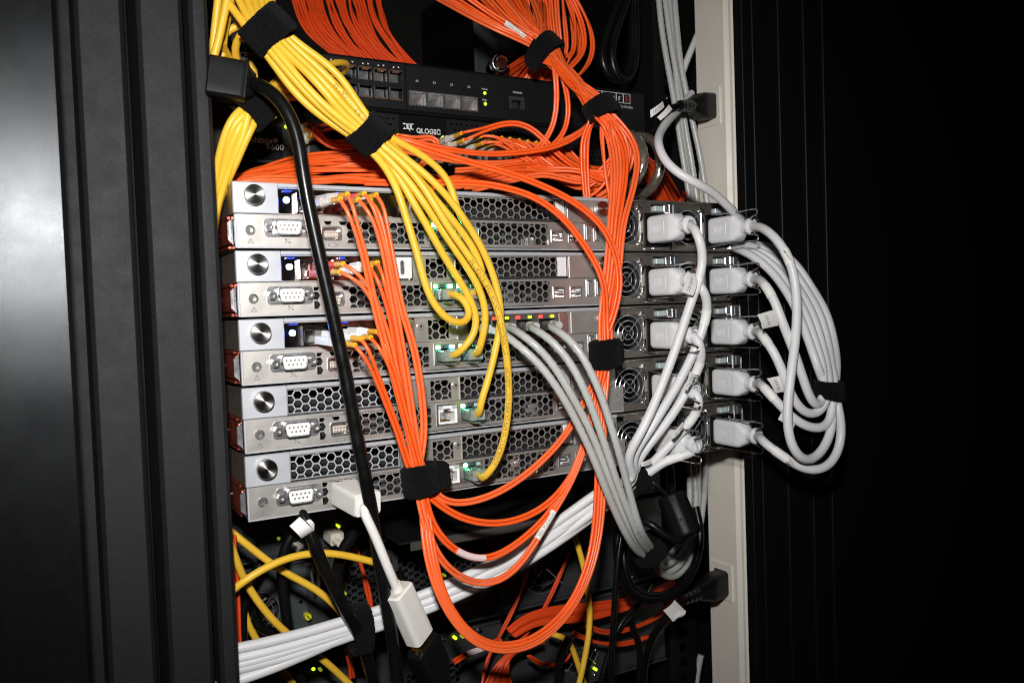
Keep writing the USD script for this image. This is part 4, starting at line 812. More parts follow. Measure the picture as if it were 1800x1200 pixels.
# from E into the fibre switch and round about
QL = [('orange fibre cable arching highest from the fibre switch front', [(812, 241, -78), (850, 229), (882, 217), (912, 215), (938, 226), (960, 250), (985, 275), (1015, 296), (1055, 305, -45), (1092, 292), (1108, 262), (1092, 226, -20)]),
      ('orange fibre cable sweeping under the highest arch from the fibre switch', [(846, 246, -80), (880, 246), (915, 258), (945, 275), (975, 298), (1003, 312), (1050, 328, -40), (1095, 312), (1110, 278), (1098, 238, -16)]),
      ('orange fibre cable passing low across the fibre switch front to the tie', [(690, 242, -60), (712, 246), (752, 256), (800, 265), (862, 271), (937, 265), (987, 254), (1026, 231), (1046, 212, -30)]),
      ('orange fibre cable with dark print crossing under the white fibre plugs', [(700, 262, -70), (760, 276), (820, 285), (880, 287), (930, 277), (965, 258), (1010, 240, -50), (1040, 215, -25)])]
for i, (lab, pts) in enumerate(QL):
    fibre(lab, pts+[Es(8+i)]+list(reversed(DE(8+i)))[1:], plug=dict(body='beige_plastic') if i < 2 else None)
for i in range(10):
    x = 865+i*15; y = 247+i*2.0
    fibre('orange fibre cable in the tangle between the fibre switch and the tie', [(x, y, -80), jit((x+32, y+12+i*2, -66), 6), jit((x+75, 292+(i*7) % 30, -48), 6), jit((1030+(i % 4)*10, 318+(i*11) % 24, -30), 6), jit((1080+(i % 3)*8, 305-(i*13) % 30, -16), 4), jit((1098-(i % 4)*4, 250, -10), 3), Es(12+i % 8)]+list(reversed(DE(12+i % 8)))[1:], phase=i*.7, group='tangled orange fibre cables', plug=dict(body='beige_plastic') if i < 6 else None)
for i, pts in enumerate([[(976, 128, -44), (979, 168), (975, 214), (962, 244), (930, 272), (880, 292), (800, 300, -70)], [(986, 126, -42), (997, 164), (1000, 200), (992, 236), (966, 260), (920, 282), (868, 310, -60)]]):
    fibre(['left', 'right'][i]+' one of two orange fibre cables hanging before the switch', list(TOP(14+i))+[Ds(14+i)]+pts, group='two orange cables hanging before the switch', phase=i, text=[('MADE IN USA 12/07', 60, 1.8)] if i else None)
for i in range(8):
    fibre('orange fibre cable swirling on the servers between the tie and the left', [(830-i*14, 334-(i % 3)*5, -30), jit((900, 318-i*4, -34), 8), jit((965, 305-i*1.5+4, -34), 10), jit((1020, 316-(i*9) % 26, -26), 9), jit((1075, 300+(i*7) % 30, -12), 4), jit((1104-(i % 5)*5, 250, -6), 3), Es(i+2)], phase=i*.5, group='orange cables swirling above the topmost server')
for i, pts in enumerate([[(1040, 208, -14), (1031, 240), (1030, 290), (1034, 352, -14)], [(1046, 208, -10), (1026, 232), (1024, 280), (1029, 352, -18)], [(1056, 214, -4), (1060, 260), (1064, 310), (1074, 350, 2), (1078, 410, 18)], [(1090, 222, -4), (1112, 250), (1113, 280), (1104, 305), (1085, 322), (1050, 346, -16)], [(1084, 220, 0), (1104, 256), (1100, 300), (1091, 352, 8), (1088, 420, 20), (1080, 500, 26)], [(1070, 216, 2), (1082, 262), (1086, 310), (1072, 350), (1045, 352, -10)], [(1062, 216, 4), (1076, 270), (1070, 318), (1050, 340), (1020, 352, -20)]]):
    fibre('orange fibre cable spilling straight down out of the right hand tie', [Ds(16+i % 6), (1000, 130, -36), Es(15+i % 7)]+pts, phase=i*.8, group='orange cables spilling below the right tie')
for i in range(7):
    fibre(f'{ORD[i]} orange fibre cable from the left behind the chrome rings', [Es(5+i), (1084+i*3, 238, -45), (1102+i*6, 268+i*2, -55), (1128+i*6, 310-i*2, -70), (1156+i*7, 356, -85), (1180+i*7, 420, -100)], 'orange_jacket_shaded', phase=i*.4, group='orange cables behind the chrome rings')
fibre('short orange cable end to the right of the chrome rings', [(1204, 338, -60), (1196, 358, -60), (1188, 376, -60)], 'orange_jacket_shaded')
# left: lying on the topmost server
for i in range(13):
    f = i/12
    pts = [(370, 345-6*f, -22-i*3), (396, 327-f*7, -20-i*3), (455, 318-f*22+(i % 3)*2, -16-i*4), jit((540, 316-f*44+(i % 4)*3, -20-i*5), 4), jit((640, 317-f*56+(i*5) % 9, -24-i*4), 5), (700, 326-(i*7) % 34, -30), (790, 326-(i*5) % 12, -34), (880, 330-(i*3) % 14, -38)]
    fibre('orange fibre cable heaped on the topmost server left of the yellow bundle', pts, phase=i*.9, roll=.9, group='orange cables heaped on the topmost server')
for i, pts in enumerate([[(541, 222, -88), (556, 242), (578, 252), (615, 250), (660, 240, -60)], [(556, 228, -86), (568, 226), (592, 220), (607, 225), (640, 240, -60)], [(550, 232, -80), (575, 256), (620, 258), (665, 250), (700, 246, -50)], [(700, 244, -80), (718, 246), (742, 244), (764, 240), (774, 254), (754, 278), (737, 294, -70)], [(731, 250, -84), (745, 252), (760, 246), (768, 258), (766, 274, -80)]]):
    fibre(['orange fibre cable dipping from the left fibre switch plug', 'orange fibre cable humped beside the black power cord', 'orange fibre cable dropping from the left plugs to the heap', 'orange fibre cable bent sharply under the brand lettering', 'small orange fibre cable hook below the brand lettering'][i], pts, plug=dict(body='beige_plastic', scale=.8))
# bundles hanging behind the switch
for i in range(20):
    f = i/19; j = RNG.uniform(-4, 4)
    fibre(f'{ORD[i]} orange fibre cable from the left of those hanging behind the network switch', [(516+152*f+j, -12, -190), (527+150*f+j+4*math.sin(i), 32, -180), (552+140*f+j*1.5, 66, -172), (600+128*f+j, 104+8*f, -160), (640+125*f, 140, -150)], 'orange_jacket_shaded', phase=i*.6, roll=.9, group='orange cables hanging behind the switch')
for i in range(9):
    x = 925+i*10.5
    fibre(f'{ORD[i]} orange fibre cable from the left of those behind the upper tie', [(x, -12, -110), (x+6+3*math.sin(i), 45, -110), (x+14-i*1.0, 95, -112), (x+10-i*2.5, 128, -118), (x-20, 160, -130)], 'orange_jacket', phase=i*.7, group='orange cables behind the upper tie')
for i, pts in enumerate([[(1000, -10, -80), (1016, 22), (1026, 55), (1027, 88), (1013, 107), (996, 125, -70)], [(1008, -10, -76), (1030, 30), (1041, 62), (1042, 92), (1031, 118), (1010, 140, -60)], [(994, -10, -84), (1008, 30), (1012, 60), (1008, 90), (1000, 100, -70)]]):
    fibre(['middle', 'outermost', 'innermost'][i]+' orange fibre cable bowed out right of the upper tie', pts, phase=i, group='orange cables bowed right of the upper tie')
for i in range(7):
    fibre('orange fibre cable spreading out behind the network switch', [(950+i*3, 84+i*3, -100), (918+i*5, 104+i*3, -140), (884+i*12, 128+i*2, -170), (860+i*14, 150, -180)], 'orange_jacket_shaded', phase=i, group='orange cables spreading behind the switch')
t_ = fibre('orange fibre cable with a printed white label just left of the upper tie', [(815, -10, -80), (862, 24), (900, 47), (930, 70), (952, 86, -62), (985, 118, -48)], sleeve=[((884, 40), (924, 64), 'paper', 'F12Z1Z14-006')])
strap('black hook-and-loop tie where the upper orange cables come together', (962, 88, -60), (100, 92, 42), 18, 12, 10.5, tail=(1.6, 3.0, 2.5), seed=6)
strap('black hook-and-loop tie round the orange cables beside the switch lettering', (1056, 194, -8), (50, 95, 22), 17, 12, 10.5, seed=7)
# bottom orange
for i in range(10):
    f = i/9
    fibre(f'{ORD[i]} dim orange fibre cable from the top in the flat bundle, lower right', [(893+12*f, 1108+10*f, -60), (918+14*f, 1086+14*f, -62), (952+8*f, 1073+20*f, -64), (1000, 1066+26*f, -66), (1052, 1061+24*f, -70), (1102, 1054+16*f, -75), (1140+15*f, 1042+14*f, -85), (1185, 1020+30*f, -100)], 'orange_jacket_shaded', phase=i*.5, roll=.3, group='flat dim orange bundle')
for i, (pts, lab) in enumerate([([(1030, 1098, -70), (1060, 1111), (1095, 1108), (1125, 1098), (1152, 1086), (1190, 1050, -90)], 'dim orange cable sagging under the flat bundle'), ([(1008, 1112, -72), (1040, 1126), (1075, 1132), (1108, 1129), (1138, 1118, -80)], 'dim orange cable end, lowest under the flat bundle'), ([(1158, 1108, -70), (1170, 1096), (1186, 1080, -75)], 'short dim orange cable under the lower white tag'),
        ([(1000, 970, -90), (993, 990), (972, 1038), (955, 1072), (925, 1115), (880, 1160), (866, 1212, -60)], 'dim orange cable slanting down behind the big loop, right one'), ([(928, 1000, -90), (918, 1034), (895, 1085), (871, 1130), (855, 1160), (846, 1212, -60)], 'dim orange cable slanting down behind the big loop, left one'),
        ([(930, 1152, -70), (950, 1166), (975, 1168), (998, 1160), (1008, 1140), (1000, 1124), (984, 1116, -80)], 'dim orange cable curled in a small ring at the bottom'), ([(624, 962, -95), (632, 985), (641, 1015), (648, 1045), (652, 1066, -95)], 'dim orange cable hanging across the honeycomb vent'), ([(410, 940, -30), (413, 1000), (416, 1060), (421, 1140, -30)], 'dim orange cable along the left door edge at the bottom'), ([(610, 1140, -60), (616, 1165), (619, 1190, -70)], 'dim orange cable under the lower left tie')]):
    fibre(lab, pts, 'orange_jacket_shaded', phase=.5+i*.3)
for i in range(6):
    fibre('dim orange cable in the bunch hanging at the bottom', [(955-i*7, 1125+i*3, -70), (905-i*2, 1142+i*2, -62), (872+i*4, 1172, -60), (850+i*10, 1214, -60)], 'orange_jacket_shaded', phase=i, group='dim orange bunch at the bottom')
fibre('dim orange cable with a pale sleeve at the bottom', [(798, 1163, -50), (818, 1150), (850, 1138), (880, 1122, -60)], 'orange_jacket_shaded', sleeve=[((820, 1149), (850, 1138), 'pink_paper', 'F12Z1Z')])

# ------------------------------------------------------------------ white power cords
RW = 3.65
def power_plug(t, X, Z):
    "white socket-end plug: chamfered body out from the socket, sloping shoulder, ribbed neck, flange"
    p = t.part('plug', plug_loft((X, 5, Z), (0, -1, 0), [(0, 6.5, 9.2, 2.5), (3, 6.8, 9.6, 2.5), (5.5, 8.0, 11.0, 3.0), (8, 8.3, 11.3, 3.0), (30, 8.3, 11.3, 3.0), (34, 7.9, 10.6, 3.4), (38, 6.3, 7.6, 4.5), (40, 5.6, 5.8, 5.2)], n=36), 'white_plastic')
    t.part('neck', plug_loft((X, 5, Z), (0, -1, 0), [(38, 5.5, 5.5, 5.4), (44, 5.1, 5.1, 5.0), (47.0, 4.9, 4.9, 4.8)], n=24), 'white_plastic', p)
    t.part('flange', lathe([(3.5, -41.2), (6.6, -41.0), (7.1, -41.8), (7.1, -43.6), (6.5, -44.6), (3.5, -45.2)], X, Z, 28), 'white_plastic', p)
    # raised panel with embossed ribs on the side
    t.part('side_panel', [bx(X-8.45, X-8.1, -22, -5, Z-5.5, Z+5.5, .15)], 'white_plastic', p)
    t.part('embossing', [bx(X-8.56, X-8.4, -17.5+1.5*i, -16.8+1.5*i, Z-3.2+(.8 if i % 2 else 0), Z+3.4-(.9 if i % 3 else 0), .1) for i in range(7)], 'white_plastic', p)
def flag_label(t, C, f, quad, o, text, w=13.0, bend=1.2, turn=1):
    "paper slip wrapped round the cord at fraction f, its printed tail standing off"
    i0 = int(len(C)*f); i1 = min(i0+max(3, int(w/3.0)), len(C)-1)
    q = t.part('label', tube(C[i0:i1+1], RW*1.04+.15, 14), 'paper')
    if quad:
        c = [U(x, y, o if np.isscalar(o) else o[k]) for k, (x, y) in enumerate(quad)]
        m, nrm = card(c, .3, bend); t.part('label_tail', m, 'paper', q, smooth=60)
        if text: t.part('label_print', text_card(c, text, 2.6, nrm, .12, bend), 'ink', q)
def cord(label, X, Z, pts, group, labels=(), s=.5):
    C = curve(pts, 3.0, s, pre=[(X, -38, Z), (X, -43, Z), (X, -47, Z)])
    t = Thing('power_cable', label, 'power cord', group, at=(X, 0, Z)); power_plug(t, X, Z); t.part('cable', tube(C, RW, 14), 'white_jacket', smooth=60)
    for l in labels: flag_label(t, C, *l)
    return t, C
WB = lambda k: [(1118, 842+[0, 3, -6, 6, -2][k], 18+[8, 2, -6, -10, -2][k]), (1070, 868+[-14, 2, 10, 18, 6][k], 16+[6, 2, 4, -6, -10][k]), (1000, 918+[-16, 0, 14, 20, 4][k], 12), (930, 966+[-16, 0, 16, 18, 4][k], 8), (860, 1006+[-14, 0, 14, 16, 2][k], 4), (790, 1038+[-13, 2, 16, 14, 3][k], 0), (720, 1066+[-12, 3, 16, 12, 2][k], -6), (640, 1096+[-16, -1, 13, 8, 4][k], -10), (540, 1126+[-16, 0, 17, 22, 6][k], -10), (460, 1147+[-17, 0, 18, 34, 10][k], -10), (380, 1164+[-18, 0, 20, 42, 12][k], -12)]
LX, RX, PZ = 345.4, 414.0, 18.5
zc = lambda n: (5-n)*P1U+PZ
g1, g2 = 'white power cords of the left plug column', 'white power cords of the right plug column'
cord('white power cord from the topmost left plug, foremost down to the tie', LX, zc(1), [(1226, 412, 60), (1236, 440), (1235, 470), (1223, 507), (1209, 548), (1192, 600), (1173, 652), (1150, 710), (1125, 764, 44), (1101, 806, 34)]+WB(0), g1, [(.105, [(1198, 513), (1209, 476), (1226, 489), (1218, 520)], 62, '13A 125V~')])
cord('white power cord from the second left plug down, a bare white sleeve on it', LX, zc(2), [(1230, 500, 58), (1243, 520), (1245, 540), (1240, 565), (1225, 607), (1204, 652), (1172, 708), (1138, 762, 38), (1110, 806, 28)]+WB(1), g1, [(.075, None, 0, None)])
cord('white power cord from the third left plug, its printed slip lying along it', LX, zc(3), [(1226, 596, 54), (1235, 616), (1234, 635), (1224, 655), (1209, 684), (1184, 726), (1150, 770, 30), (1118, 812, 22)]+WB(2), g1, [(.07, [(1202, 681), (1213, 652), (1222, 657), (1208, 686)], 58, '13A 125V~')])
cord('white power cord from the fourth left plug, bending sharply to the tie', LX, zc(4), [(1232, 698, 52), (1229, 718), (1211, 745), (1186, 772), (1156, 804, 24), (1130, 832, 16)]+WB(3), g1, [(.055, [(1178, 764), (1200, 741), (1202, 749), (1184, 770)], 52, '13A 125V~')])
cord('white power cord from the lowest left plug, nearly level to the tie', LX, zc(5), [(1230, 791, 46), (1217, 798), (1198, 801), (1170, 808), (1146, 826, 22), (1132, 840, 14)]+WB(4), g1, [(.045, [(1125, 813), (1143, 806), (1147, 814), (1128, 820)], 30, '13A 125V~')])
BK = lambda k: [(1441+7.5*k, 655, 92-2*k), (1422+11*k, 600, 82-4*k), (1402+12.5*k, 548, 70-3*k), (1380+12*k, 508, 56-3*k), (1350+11*k, 470-3*k, 40-2*k), (1320+8*k, 448-4*k, 26-2*k), (1298+2*k, 438-2*k, 8), (1284, 433, -8), (1258, 427, -36)]
ST = lambda k: [(1447, 684, 95), (1459, 684, 98), (1471, 684, 96), (1453, 684, 87), (1466, 684, 88)][k]
cord('white power cord from the topmost right plug, dropping straight into the wide loop', RX, zc(1), [(1349, 405, 72), (1366, 420, 80), (1382, 444, 88), (1393, 470), (1399, 505), (1401, 550), (1398, 600), (1391, 652, 100), (1385, 704), (1384, 750), (1391, 784), (1411, 810, 104), (1434, 805), (1455, 776), (1464, 745), (1463, 712, 96), ST(3)]+BK(0), g2, [(.115, [(1383, 448), (1376, 438), (1396, 462), (1396, 470)], 92, None)])
cord('white power cord from the second right plug, a square printed slip on its outer bend', RX, zc(2), [(1344, 500, 76), (1360, 523, 84), (1371, 555, 90), (1383, 586), (1396, 618), (1412, 666), (1427, 708, 97), (1440, 719), (1447, 708, 95), ST(0)]+BK(1), g2, [(.12, [(1340, 578), (1331, 553), (1361, 544), (1368, 572)], 92, '13A 125V~')])
cord('white power cord from the third right plug, its printed slip hidden by a falling cord', RX, zc(3), [(1340, 590, 76), (1357, 611, 84), (1370, 638, 88), (1381, 668), (1392, 698), (1408, 722), (1428, 732, 94), (1446, 724), (1452, 706), ST(1)]+BK(2), g2, [(.115, [(1362, 691), (1348, 665), (1372, 660), (1379, 688)], 86, '13A 125V~')])
cord('white power cord from the fourth right plug, slip hanging below it', RX, zc(4), [(1342, 680, 76), (1366, 706, 84), (1390, 732, 90), (1416, 750), (1443, 755, 98), (1460, 744), (1464, 722), (1460, 705, 96), ST(2)]+BK(3), g2, [(.12, [(1394, 755), (1368, 737), (1374, 725), (1399, 742)], 92, '13A 125V~')])
cord('white power cord from the lowest right plug, in the outermost lowest loop', RX, zc(5), [(1340, 775, 74), (1366, 795, 82), (1390, 811, 90), (1420, 828), (1446, 826, 100), (1468, 806), (1479, 772), (1478, 735), (1471, 706, 98), ST(4)]+BK(4), g2, [(.13, [(1382, 812), (1388, 806), (1414, 827), (1410, 830)], 92, None)])
strap('black hook-and-loop tie gathering the looped white power cords at the right', (1457, 685, 94), (2, 100), 15, 10, 10, tail=(-2.4, -1.2, 1.0), seed=8)
strap('black hook-and-loop tie round the white power cords under the fans', (1116, 842, 10), (-100, 62), 17, 11, 10, seed=9)
strap('black hook-and-loop tie round the white cords at the lower left', (632, 1104, -10), (-100, 18), 14, 16, 9, seed=10)
C = curve([(1215, 165, -60), (1196, 190), (1178, 208), (1161, 232, -6), (1157, 255, 14), (1167, 282), (1188, 302), (1218, 319, 40), (1250, 336), (1272, 355), (1292, 375, 30), (1312, 396, 0), (1320, 420, -40)], 3, .5)
wire('power_cable', 'single white power cord sagging from the upper black plug to the top right server corner', 'power cord', C, RW, 'white_jacket', n=14)
C = curve([(1256, 0, -90), (1234, 44), (1215, 88), (1203, 118), (1192, 150, -95)], 3, .5)
wire('power_cable', 'short stretch of white cord behind the grey cables at the top', 'power cord', C, 3.4, 'white_jacket', n=12)
# ------------------------------------------------------------------ grey network cables
RG = 2.85; TW = (13.0, .055)
HG = [[(1157, -10), (1163, 50), (1171, 100), (1181, 155), (1189, 200), (1198, 262), (1208, 322), (1216, 380)], [(1168, -10), (1177, 60), (1187, 120), (1197, 172), (1206, 232), (1217, 292), (1229, 380)], [(1185, -10), (1190, 50), (1196, 110), (1207, 166), (1219, 222), (1232, 282), (1246, 380)], [(1175, -10), (1183, 80), (1189, 140), (1193, 180), (1200, 240), (1213, 330), (1222, 380)]]
HL = [[(1206, 770, -70), (1211, 830), (1213, 880), (1207, 925), (1190, 962), (1168, 984, -30)], [(1215, 770, -74), (1221, 830), (1224, 885), (1215, 940), (1196, 976), (1166, 996, -26)], [(1240, 770, -80), (1240, 830), (1237, 880), (1228, 940), (1208, 992), (1184, 1016), (1158, 1004, -20)], [(1224, 770, -72), (1228, 840), (1226, 900), (1216, 950), (1194, 996), (1160, 1008, -24)]]
GS = [[(884, 584, 22), (892, 592, 32), (917, 611, 44), (950, 641), (975, 675, 54), (998, 711), (1019, 752), (1040, 796), (1058, 842, 56), (1082, 900), (1104, 945, 44), (1124, 972, 28)],
      [(897, 576, 20), (908, 582, 30), (932, 598, 44), (963, 628), (985, 660, 52), (1002, 690), (1022, 725), (1046, 775), (1066, 828, 50), (1090, 888), (1110, 934, 40), (1130, 966, 24)],
      [(928, 574, 20), (943, 580, 32), (965, 594, 46), (992, 622), (1013, 655, 56), (1032, 696), (1051, 745), (1071, 806, 58), (1090, 862), (1108, 908), (1120, 938, 46), (1136, 964, 28)],
      [(962, 572, 20), (976, 579, 34), (996, 591, 48), (1016, 612), (1036, 648, 58), (1055, 690), (1072, 742), (1088, 796, 62), (1101, 844), (1114, 893), (1126, 932, 48), (1142, 958, 30)]]
for k in range(4):
    X = (173.8, 194.3, 214.8, 235.3)[k]; Z = 2*P1U+31.0
    C = curve(GS[k]+[(1150+2*k, 978, 8)]+list(reversed(HL[k])), 3.0, .5, pre=[(X, -8, Z), (X, -14, Z)])
    t = Thing('network_cable', ['grey network cable leftmost of the four in the third server, half under the yellow', 'grey network cable second from the left at the third server', 'grey network cable third from the left at the third server', 'grey network cable rightmost of the four at the third server'][k], 'network cable', at=(X, 0, Z))
    t.part('cable', tube(C, RG, 12, TW), 'grey_jacket', smooth=60)
    q = t.part('plug', [bx(X-5.6, X+5.6, -9, 9, Z-3.8, Z+3.6, .6)], 'dark_plastic'); t.part('boot', plug_loft((X, -7, Z), (0, -1, 0), [(0, 4.5, 3.8, 1.5), (6, 3.6, 3.4, 2), (10, 3.1, 3.1, 3.0)], n=16), 'grey_jacket', q)
    if k == 2: t.part('jacket_print', text_on(C, 210, 'PATCH', 2.1, RG, .3), 'ink')
    C = curve([(*p, o) for p, o in zip(HG[k], np.linspace(-70, -60, 8))], 3.0, .5)
    wire('network_cable', ['leftmost', 'second', 'rightmost', 'third'][k]+' grey network cable of the loose bundle hanging at the upper right', 'network cable', C, RG, 'grey_jacket', 'grey cables hanging at the upper right', twist=TW, n=12)
strap('black hook-and-loop tie round the ends of the grey cables at the lower right', (1140, 966, 18), (50, 100), 16, 12, 11, seed=11)
single('network_cable', tube(curve([(1232, 1150, -120), (1226, 1180), (1222, 1214, -120)], 3, .3), 3.6, 12, TW), 'grey_jacket', 'faint grey cable end at the bottom beside the power strip', 'network cable')
# ------------------------------------------------------------------ black cords and plugs
def block_plug(t, P, d, name='plug', n=28, s=1.0, mt='black_plastic'):
    p = t.part(name, plug_loft(P, d, [(0, 8, 11.5, 2), (1, 8.6, 12.2, 2.5), (14*s, 8.6, 12.2, 2.5), (16*s, 8, 11.2, 3), (24*s, 6.6, 8, 4), (28*s, 5.8, 6.2, 5)], n=n), mt)
    secs = []
    for i in range(4): secs += [((27+4*i)*s, 6.2-.4*i, 6.2-.4*i, 6.0-.4*i), ((29.6+4*i)*s, 6.1-.4*i, 6.1-.4*i, 5.9-.4*i), ((29.7+4*i)*s, 5.2-.4*i, 5.2-.4*i, 5-.4*i), ((30.9+4*i)*s, 5.1-.4*i, 5.1-.4*i, 4.9-.4*i)]
    t.part('ribbed_neck', plug_loft(P, d, secs, n=20), 'black_rubber', p); return p
# thick black cord across the servers
BC = [(440, 146, 16), (455, 148, 30), (478, 158, 40), (500, 180, 44), (517, 212), (526, 250), (531, 300, 46), (540, 350), (553, 410, 46), (566, 470), (580, 530), (594, 595), (607, 655), (622, 740), (638, 820, 48), (651, 885), (662, 950, 40), (673, 1030), (688, 1110, 36), (700, 1215, 30)]
t = Thing('power_cable', 'thick black power cord falling across the left ends of the servers', 'power cord', at=U(440, 146, 16))
P0 = U(366, 136, 8); P1 = U(436, 148, 14); d = (P1-P0)/np.linalg.norm(P1-P0)
pp = t.part('plug', plug_loft(P0, d, [(0, 9, 11.5, 2), (1, 10, 12.3, 2.5), (20, 10, 12.0, 2.5), (22.0, 10.8, 12.6, 3), (23.5, 10.8, 12.6, 3), (24, 8.5, 10, 3), (28.0, 7.0, 6.8, 5)], n=28), 'black_plastic')
t.part('collar', plug_loft(P1-d*3, d, [(-4, 6.6, 6.6, 6), (0, 6.2, 6.2, 6), (5, 5.2, 5.2, 5)], n=20), 'black_rubber', pp)
t.part('cable', tube(curve(BC, 4, .5), 4.3, 16), 'black_rubber', smooth=60)
# upper right plug
def right_plug(label, pa, pb, ya, cordpts, tagq, tago, text, r=3.4):
    A = U(*pa); A = np.array([xr-2.0, A[1], A[2]]); B = U(*pb); d = (B-A)/np.linalg.norm(B-A); L = np.linalg.norm(B-A)
    t = Thing('power_cable', label, 'power cord', at=A); block_plug(t, A, d, s=L/44)
    C = curve(cordpts, 3, .4, pre=[B-d*8, B, B+d*4]); t.part('cable', tube(C, r, 12), 'black_rubber', smooth=60)
    if tagq:
        for k, (q, tx) in enumerate(tagq):
            c = [U(x, y, tago+2*k) for x, y in q]; m, nrm = card(c, .3, 1.5); p = t.part('label', m, 'paper', smooth=60)
            if tx: t.part('label_print', text_card(c, tx, 2.4, nrm, .15, 1.5), 'ink', p)
right_plug('black power plug in the cream strip at the top, printed tag on its cord', (1262, 190, -60), (1192, 186, -24), 0, [(1180, 190, -24), (1165, 200, -26), (1152, 218, -40), (1146, 240, -60), (1140, 280, -90)], [([(1143, 194), (1165, 178), (1168, 188), (1144, 207)], '15A 125V'), ([(1155, 206), (1176, 184), (1182, 192), (1161, 212)], None)], -18, None)
right_plug('black power plug in the cream strip low down, crumpled tag on its cord', (1266, 1024, -60), (1196, 1056, -26), 0, [(1184, 1070, -26), (1170, 1088, -30), (1150, 1112, -40), (1136, 1150, -50), (1130, 1214, -60)], [([(1166, 1072), (1186, 1054), (1203, 1071), (1183, 1092)], None), ([(1186, 1088), (1194, 1074), (1206, 1072), (1198, 1084)], None)], -14, None)
# ferrite
A, B = U(1178, 868, 26), U(1210, 944, 44); d = (B-A)/np.linalg.norm(B-A); L = np.linalg.norm(B-A)
t = Thing('ferrite_cable', 'black cord with a fat ferrite cylinder hanging near the cream strip', 'cable', at=A)
f = t.part('ferrite', plug_loft(A, d, [(0, 7, 7, 6.9), (1.5, 11.5, 11.5, 11.4), (4, 12.4, 12.4, 12.3), (L-4, 12.6, 12.6, 12.5), (L-1.5, 11.8, 11.8, 11.7), (L, 9.5, 9.5, 9.4), (L-.6, 6, 6, 5.9), (L-3.5, 5.8, 5.8, 5.7)], n=40), 'black_plastic')
s_, V_ = np.cross(d, A-CAM), 0; s_ /= np.linalg.norm(s_); nV = np.cross(s_, d); nV = nV if nV @ (CAM-A) > 0 else -nV
for q in (.16, .62): t.part('catch_hole', trimesh.creation.icosphere(1, 1.1).apply_translation(A+d*L*q+nV*12.2), 'socket_dark', f)
t.part('cable', tube(curve([(1128, 828, 8), (1140, 840, 16), (1158, 857, 22), (1176, 874, 26)], 3, .3), 2.0, 8), 'black_rubber', smooth=60)
t.part('cable', tube(curve([(1206, 938, 42), (1202, 950, 46), (1186, 950, 48), (1168, 940), (1150, 924), (1136, 916, 34), (1118, 918, 24)], 3, .3), 3.0, 10), 'black_rubber', smooth=60)
for i, (pts, r, lab) in enumerate([([(1094, 930, 10), (1087, 970), (1082, 1030, 14), (1078, 1090), (1075, 1150), (1075, 1214, 10)], 2.4, 'thin black cord hanging straight down under the grey cables'), ([(1098, 900, -20), (1084, 950), (1090, 1010, -10), (1115, 1048), (1160, 1056), (1200, 1030), (1225, 985), (1232, 930), (1222, 890, -50)], 4.0, 'black cord looped in a wide ring round the grey cable tie'), ([(1100, 945, -40), (1094, 985), (1110, 1035, -30), (1150, 1048), (1190, 1036), (1215, 1000, -50)], 3.6, 'inner black cord of the ring round the grey cable tie'),
        ([(1092, -10, -110), (1072, 40), (1058, 85), (1058, 118), (1074, 140), (1094, 146), (1106, 122), (1112, 80), (1112, -10, -110)], 4.4, 'black cord hanging in a long loop at the top right'), ([(1106, -10, -106), (1086, 46), (1074, 90), (1078, 126), (1098, 150), (1116, 120), (1118, 70), (1116, -10, -108)], 4.4, 'second black cord nested in the long top loop'),
        ([(520, 880, -10), (533, 905, 0), (548, 945, 6), (566, 990), (590, 1040), (612, 1080, 4), (630, 1110, -4), (648, 1160), (660, 1214, -20)], 4.3, 'stout black cord with a white wrapped tag under the lowest server'), ([(634, 922, -30), (618, 942), (602, 966), (593, 1000), (594, 1040), (606, 1080, -40)], 4.2, 'shiny black cord bowed under the video adapter plug'), ([(512, 940, -50), (500, 960), (494, 1000), (499, 1050), (506, 1096), (514, 1150, -50)], 3.6, 'shiny black cord hanging past the fan at the lower left'), ([(462, 985, -60), (440, 1020), (428, 1065), (426, 1110), (434, 1160, -60)], 3.4, 'thin black cord bowed left round the lower fan'), ([(468, 1050, -60), (452, 1064), (446, 1086), (456, 1104), (480, 1110), (500, 1104, -60)], 3.0, 'small black cord coil in front of the lower left fan'),
        ([(545, 990, -60), (548, 1012), (552, 1034, -70)], 1.0, 'thin steel wire hook left of the honeycomb vent'), ([(556, 988, -60), (560, 1010), (561, 1030, -70)], 1.0, 'second thin steel wire hook left of the honeycomb vent')]):
    if 'tag' in lab:
        C = curve(pts, 4, .4); t = Thing('power_cable', lab, 'power cord', at=C[0]); t.part('cable', tube(C, r, 14), 'black_rubber', smooth=60)
        q = [U(*p) for p in ((509, 924, 10), (530, 946, 10), (552, 932, 10), (527, 908, 10))]; m, nrm = card(q, .4, 4.0); p = t.part('label', m, 'paper', smooth=60)
        q = [U(*p) for p in ((538, 915, 11), (552, 932, 9), (553, 921, 8), (545, 912, 10))]; m, nrm = card(q, .4, .8); t.part('label_tail', m, 'paper', p, smooth=60)
    else: wire('power_cable' if r > 1.5 else 'wire_hook', lab, 'cord' if r > 1.5 else 'wire hook', curve(pts, 4, .4), r, 'black_rubber' if r > 1.5 else 'bright_steel', n=12)
cab.part('blanking_plate', bx(338, 395, 300, 306, 345, 470, 2), 'dark_plastic')
